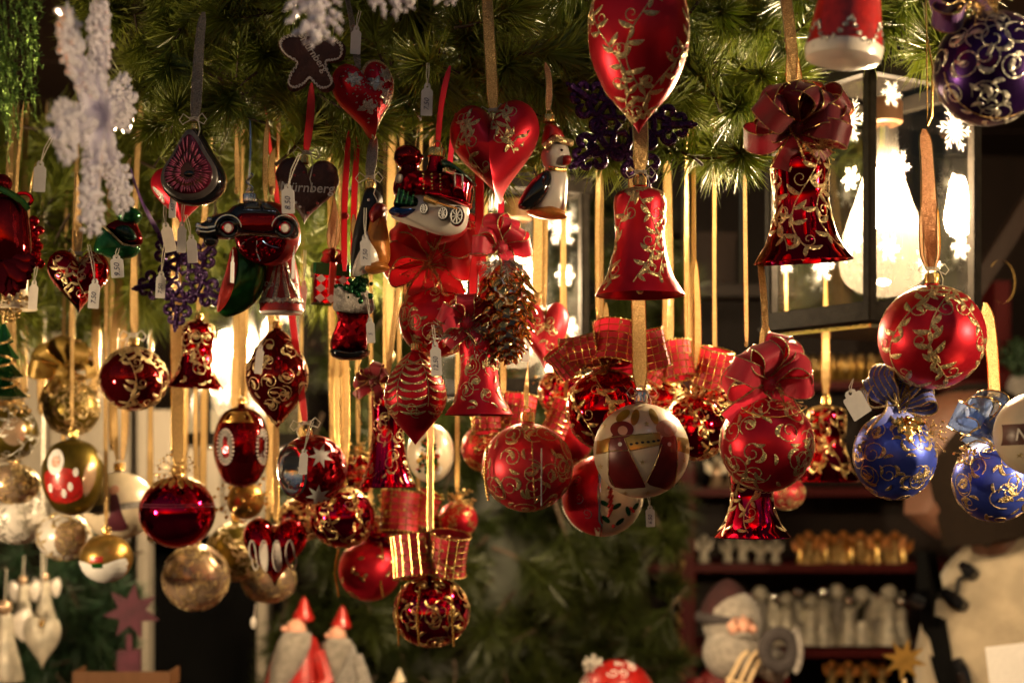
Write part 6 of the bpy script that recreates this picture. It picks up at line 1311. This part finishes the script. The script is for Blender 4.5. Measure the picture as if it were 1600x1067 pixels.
# shelf goods (each a separate little figure)
def shelf_row(py_shelf, x0, x1, step, maker, seed):
    rs = random.Random(seed); x = x0; i = 0
    while x < x1: maker(x + rs.uniform(-2, 2), py_shelf - 6, rs, i); x += step * rs.uniform(.85, 1.15); i += 1
def base_pt(px, py): return (px, py, 3.02)
def figurine(px, py, rs, i, lab, grp, mat, hm, cat='figurine', h=None):
    h = h or rs.uniform(38, 48); T = Thing('shelf_figurine', lab(i), cat, px, py, 3.02 + rs.uniform(-.02, .03), grp, (0, 0, rs.uniform(-40, 40)))
    m = MB(); w_ = h * rs.uniform(.2, .26); m.lathe(interp([(.1, h * .72), (w_ * .55, h * .66), (w_ * .5, h * .45), (w_, h * .06), (w_, 0), (.1, 0)], 14), 12); T.part('robe', m, mat); m = MB(); m.sph((0, -1, h * .84), h * .14, 6); T.part('head', m, hm)
    m = MB()
    for s_ in (-1, 1): m.prism([(s_ * 2, h * .6), (s_ * w_ * 1.5, h * .85), (s_ * w_ * 1.3, h * .5), (s_ * 3, h * .35)][::s_], 3, 5)
    T.part('wing', m, hm, smooth=False); return T
ordi = ['first', 'second', 'third', 'fourth', 'fifth', 'sixth', 'seventh', 'eighth', 'ninth', 'tenth', 'eleventh', 'twelfth', 'thirteenth', 'fourteenth', 'fifteenth', 'sixteenth', 'seventeenth', 'eighteenth', 'nineteenth', 'twentieth']
for i, px in enumerate((1100, 1137, 1160, 1188, 1212)): figurine(px, 880, random.Random(i), i, lambda i: f'cream angel figurine on the middle shelf, {ordi[i]} from the left post', 'cream angel figurines on the middle shelf', 'dull_cream', 'dull_cream')
for i in range(13): figurine(1250 + i * 13.5, 880, random.Random(i + 30), i, lambda i: f'amber brass bell-shaped figurine on the middle shelf, {ordi[i]} of its row', 'amber figurines on the middle shelf', 'foil_gold' if i % 3 else 'gold_metal', 'orange_paint', h=52 if i % 2 else 44)
shelf_row(1012, 1186, 1425, 21, lambda x, y, rs, i: figurine(x, y, rs, i, lambda i: f'white glass angel on the lower shelf, {ordi[i]} from the left', 'white glass angels on the lower shelf', 'dull_cream' if i % 3 else 'beard_grey', 'silver_metal' if i % 2 else 'dull_cream', h=rs.uniform(78, 98)), 5)
for i in range(11): figurine(1240 + i * 15, 596, random.Random(i + 60), i, lambda i: f'dim golden figurine on the top shelf below the lantern, {ordi[i]} from the left', 'golden figurines on the top shelf', 'gold_satin', 'foil_gold', h=44)
for i in range(5): figurine(1120 + i * 24, 762, random.Random(i + 80), i, lambda i: f'pale figurine on the shelf behind the shiny crimson bell, {ordi[i]} from the left', 'pale figurines on the upper shelf', 'champagne', 'cream', h=52)
for i in range(4): figurine(1300 + i * 26, 1075, random.Random(i + 90), i, lambda i: f'amber figurine on the lowest shelf, {ordi[i]} from the left', 'amber figurines on the lowest shelf', 'foil_gold', 'orange_paint', h=44)
T = Thing('greenery_jar', 'dim green-grey dried bouquet in the dark at the right edge', 'bouquet', 1592, 600, 2.9); m = MB(); rs = random.Random(3)
for i in range(70): p = V((rs.gauss(0, 14), rs.gauss(0, 10), rs.uniform(10, 70))); m.sph(p, rs.uniform(3, 7), 5)
T.part('heads', m, 'needle_blue'); m = MB(); m.lathe([(12, 12), (18, 0), (16, -26), (.1, -28)], 16); T.part('jar', m, 'wool_grey')
q = MB(); q.box((1.05, 2.92, shz(632)), (.55, .2, .02)); q.box((1.32, 3.0, 1.0), (.02, .1, 2.0)); single('side_shelf', 'dark red side shelf carrying a dried bouquet at the right edge', 'shelf', MB(), 'wood_red', 800, 700, F) if 0 else None
o = link_mesh('side_shelf', q, 'wood_red', 1, None, False); o['label'] = 'dark red side shelf carrying a dried bouquet at the right edge'; o['category'] = 'shelf'

# ================================================================ shopkeeper (faces left, head turned down)
P = thing0('person', 'person in a cream wool coat with black toggle placket, face turned left behind the baubles', 'person', (0, 0, 0))
def skin_mesh(name, joints, edges, radii, mat, sub=2, flat=None):
    me = bpy.data.meshes.new(name); me.from_pydata(joints, edges, []); o = bpy.data.objects.new(name, me); COL.objects.link(o)
    sk = o.modifiers.new('s', 'SKIN'); sv = me.skin_vertices[0].data
    for i, r in enumerate(radii): sv[i].radius = r if isinstance(r, tuple) else (r, r)
    sv[0].use_root = True; ss = o.modifiers.new('u', 'SUBSURF'); ss.levels = sub; ss.render_levels = sub
    dg = bpy.context.evaluated_depsgraph_get(); m2 = bpy.data.meshes.new_from_object(o.evaluated_get(dg)); bpy.data.objects.remove(o)
    m2.materials.clear(); m2.materials.append(M(mat)); m2.polygons.foreach_set('use_smooth', [True] * len(m2.polygons)); r = bpy.data.objects.new(name, m2); COL.objects.link(r); r.parent = P; return r
hx, hy, hz = W(1520, 722, 2.25)   # head centre
# head: lathe-like loft facing -X, slightly towards the camera
def loft(name, secs, mat, n=28, par=None, closed_top=True):
    """secs: (cx,cy,cz,rx,ry) horizontal ellipses from top to bottom"""
    m = MB(); rows = [[(cx + rx * cos(2 * pi * i / n), cy + ry * sin(2 * pi * i / n), z) for i in range(n)] for cx, cy, z, rx, ry in secs]; m.grid(rows[::-1], True); m.add(rows[0], [tuple(range(n))]); m.add(rows[-1], [tuple(range(n))[::-1]])
    return link_mesh(name, m, mat, 1, par or P)
m = MB(); n = 40; rows = []
prof = [(.118, .02, .02), (.112, .045, .045), (.095, .070, .062), (.06, .090, .074), (.03, .096, .077), (0, .096, .076), (-.03, .092, .073), (-.06, .084, .066), (-.085, .072, .054), (-.108, .052, .036), (-.118, .03, .02)]
for dz, rx, ry in prof:
    row = []
    for i in range(n):
        a = 2 * pi * i / n; fx = cos(a); x = -rx * fx; y = -ry * sin(a)
        fr = max(0, fx)                      # front of the face looks to -X
        prot = 0
        if abs(sin(a)) < .35 and fx > 0:
            w_ = 1 - abs(sin(a)) / .35
            if -.045 < dz < .035: prot += .022 * w_ * (1 - abs(dz + .028) / .07)
            if -.075 < dz < -.055: prot += .007 * w_
        shift = -.018 * fr * (1 if dz < -.05 else 0) - (.012 if dz < -.05 else 0)
        row.append((x - prot + shift, y, dz))
    rows.append(row)
m.grid(rows[::-1], True); m.add(rows[0], [tuple(range(n))]); m.add(rows[-1], [tuple(range(n))[::-1]])
# neck is one surface with the head area below
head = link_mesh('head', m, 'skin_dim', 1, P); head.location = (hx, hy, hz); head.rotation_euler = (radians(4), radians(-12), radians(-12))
m = MB()
for y in (-.033, .033): m.sph((-.078, y, .008), .011, 8)
e = link_mesh('eye', m, 'white_paint', 1, head); m = MB()
for y in (-.033, .033): m.sph((-.087, y, .007), .0048, 6)
link_mesh('iris', m, 'black_gloss', 1, head); m = MB()
for y in (-1, 1): m.lathe([(.003, .008), (.012, .007), (.016, 0), (.012, -.004)], 14, (.006, y * .079, -.004), 1, 1, rot=Matrix.Rotation(radians(90) * y, 3, 'X'))
link_mesh('ear', m, 'skin_dim', 1, head); m = MB(); m.tube([(-.089, -.022, -.066), (-.103, 0, -.064), (-.089, .022, -.066)], [.003, .006, .003], 6); link_mesh('lips', m, pm('lip', (.35, .10, .07), 0, .4), 1, head)
m = MB(); rows = []; rs = random.Random(4)
for j in range(11):
    ph = pi * j / 10 * .86; row = []
    for i in range(44):
        a = 2 * pi * i / 44; cut = 1 if cos(a) < (.9 if sin(a) > 0 else .5) else .42; pz = ph * cut; sp = sin(min(pz, 1.6)); row.append((-.106 * sp * cos(a) + .014, -.089 * sp * sin(a), .128 * cos(pz) - .004 + .002 * rs.random()))
    rows.append(row)
m.grid(rows[::-1], True); link_mesh('hair', m, 'hair', 1, head)
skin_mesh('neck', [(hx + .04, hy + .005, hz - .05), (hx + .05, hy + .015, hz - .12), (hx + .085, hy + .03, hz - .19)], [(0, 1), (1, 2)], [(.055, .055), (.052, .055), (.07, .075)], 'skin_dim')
bx_, by_ = hx + .16, hy + .05
loft('coat_torso', [(bx_ - .04, by_ - .01, hz - .10, .085, .08), (bx_ - .035, by_, hz - .125, .105, .10), (bx_ - .01, by_, hz - .17, .17, .15), (bx_, by_, hz - .23, .215, .17), (bx_ - .01, by_, hz - .32, .225, .165), (bx_ - .015, by_, hz - .48, .215, .16), (bx_ - .01, by_, hz - .66, .225, .17), (bx_, by_, hz - .80, .24, .18)], 'coat_wool', 36)
loft('trousers', [(bx_, by_, hz - .79, .19, .15), (bx_, by_, hz - 1.0, .17, .14), (bx_, by_, hz - 1.45, .11, .10)], 'black_dull'); loft('shoes', [(bx_, by_, .1, .13, .11), (bx_, by_, .005, .15, .12)], 'black_dull')
skin_mesh('sleeve', [(bx_ + .15, by_ - .06, hz - .22), (bx_ + .19, by_ - .14, hz - .46), (bx_ + .02, by_ - .26, hz - .56)], [(0, 1), (1, 2)], [.085, .065, .05], 'coat_wool')
skin_mesh('sleeve', [(bx_ - .06, by_ + .14, hz - .22), (bx_ - .10, by_ + .18, hz - .46), (bx_ - .2, by_ + .0, hz - .56)], [(0, 1), (1, 2)], [.08, .062, .048], 'coat_wool')
def hand(px_, py_, pz_, d):
    o = []; c = V((px_, py_, pz_)); J = [c, c + V((-.05, -.01, -.01)) * 1.0, c + V((-.08, -.012, -.015))]; E = [(0, 1), (1, 2)]; R = [(.024, .018), (.036, .014), (.030, .012)]
    for k, (yy, L) in enumerate(((-.026, .062), (-.009, .072), (.009, .068), (.026, .052))):
        b = J[2] + V((0, yy, 0)); i0 = len(J); J += [b, b + V((-L * .5, 0, -.004)), b + V((-L * .85, 0, -.022)), b + V((-L, 0, -.038))]; E += [(2, i0), (i0, i0 + 1), (i0 + 1, i0 + 2), (i0 + 2, i0 + 3)]; R += [.009, .0085, .0078, .006]
    i0 = len(J); J += [c + V((-.03, -.035 * d, 0)), c + V((-.06, -.055 * d, -.01)), c + V((-.085, -.055 * d, -.02))]; E += [(1, i0), (i0, i0 + 1), (i0 + 1, i0 + 2)]; R += [.012, .010, .0075]
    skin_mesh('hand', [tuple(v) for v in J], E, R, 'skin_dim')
hand(bx_ + .0, by_ - .275, hz - .565, 1); hand(bx_ - .22, by_ - .015, hz - .565, -1)
# collar, black placket with toggles : placed on the visible left-front of the coat
m = MB(); rows = []
for j in range(5):
    t = j / 4; rows.append([(bx_ - .045 + (.092 + .035 * t) * cos(a), by_ - .01 + (.088 + .03 * t) * sin(a), hz - .085 - .065 * t + .03 * cos(a) * 1 - .01 * sin(pi * t)) for a in [2 * pi * i / 36 for i in range(36)]])
m.grid(rows[::-1], True); link_mesh('collar', m, 'coat_wool', 1, P)
def on_coat(px, py, Y0=2.1, e=.004):
    """point of the coat front seen at a photo pixel: walk along the ray"""
    d = W(px, py, 1.0) - V((0, 0, CZ)); secs = [(hz - .10, .085, .08, -.04), (hz - .125, .105, .10, -.035), (hz - .17, .17, .15, -.01), (hz - .23, .215, .17, 0), (hz - .32, .225, .165, -.01), (hz - .48, .215, .16, -.015), (hz - .66, .225, .17, -.01), (hz - .8, .24, .18, 0)]
    for i in range(700):
        Y = 1.95 + i * .001; p = V((0, 0, CZ)) + d * Y; z = p.z
        for a, b in zip(secs, secs[1:]):
            if b[0] <= z <= a[0]:
                t = (a[0] - z) / (a[0] - b[0]); rx = a[1] + (b[1] - a[1]) * t; ry = a[2] + (b[2] - a[2]) * t; ox = a[3] + (b[3] - a[3]) * t
                if ((p.x - bx_ - ox) / rx) ** 2 + ((p.y - by_) / ry) ** 2 < 1: return p - d.normalized() * e
    return W(px, py, 2.17)
m = MB(); L_ = [(1432, 860), (1432, 920), (1440, 980), (1456, 1040), (1474, 1100)]; R_ = [(1462, 862), (1474, 920), (1480, 980), (1490, 1040), (1505, 1100)]; rows = []
for a, b in zip(L_, R_): rows.append([on_coat(a[0] + (b[0] - a[0]) * t, a[1] + (b[1] - a[1]) * t, e=.007) for t in (0, .25, .5, .75, 1)])
m.grid(rows); pk = link_mesh('black_placket', m, 'matte_black', 1, P); m = MB()
for x0, y0, x1, y1 in ((1505, 884, 1524, 900), (1478, 926, 1508, 948), (1424, 934, 1446, 944), (1496, 1030, 1512, 1072)): m.tube([on_coat(x0, y0, e=.012), on_coat((x0 + x1) / 2, (y0 + y1) / 2, e=.016), on_coat(x1, y1, e=.012)], [.009, .012, .009], 8); link_mesh('toggle', m, 'black_gloss', 1, P); m = MB()
m = MB(); m.tube([on_coat(*q, e=.009) for q in ((1508, 900), (1498, 905), (1494, 930), (1480, 925))], .004, 6); m.tube([on_coat(*q, e=.009) for q in ((1470, 930), (1450, 938), (1436, 940))], .004, 6); link_mesh('toggle_cord', m, 'black_dull', 1, P)
m = MB(); m.tube([(hx + .0, hy - .06, hz - .13), (hx + .04, hy - .085, hz - .08), (hx + .09, hy - .06, hz - .03)], .004, 6); link_mesh('neck_cord', m, 'black_dull', 1, P)
m = MB(); m.box((0, 0, 0), (95, 1.2, 120)); single('paper_sheet', 'sheet of white paper held up at the bottom right corner', 'paper', m, 'paper', 1595, 1062, 1.8, smooth=False).rotation_euler = (radians(12), radians(-8), radians(-10))
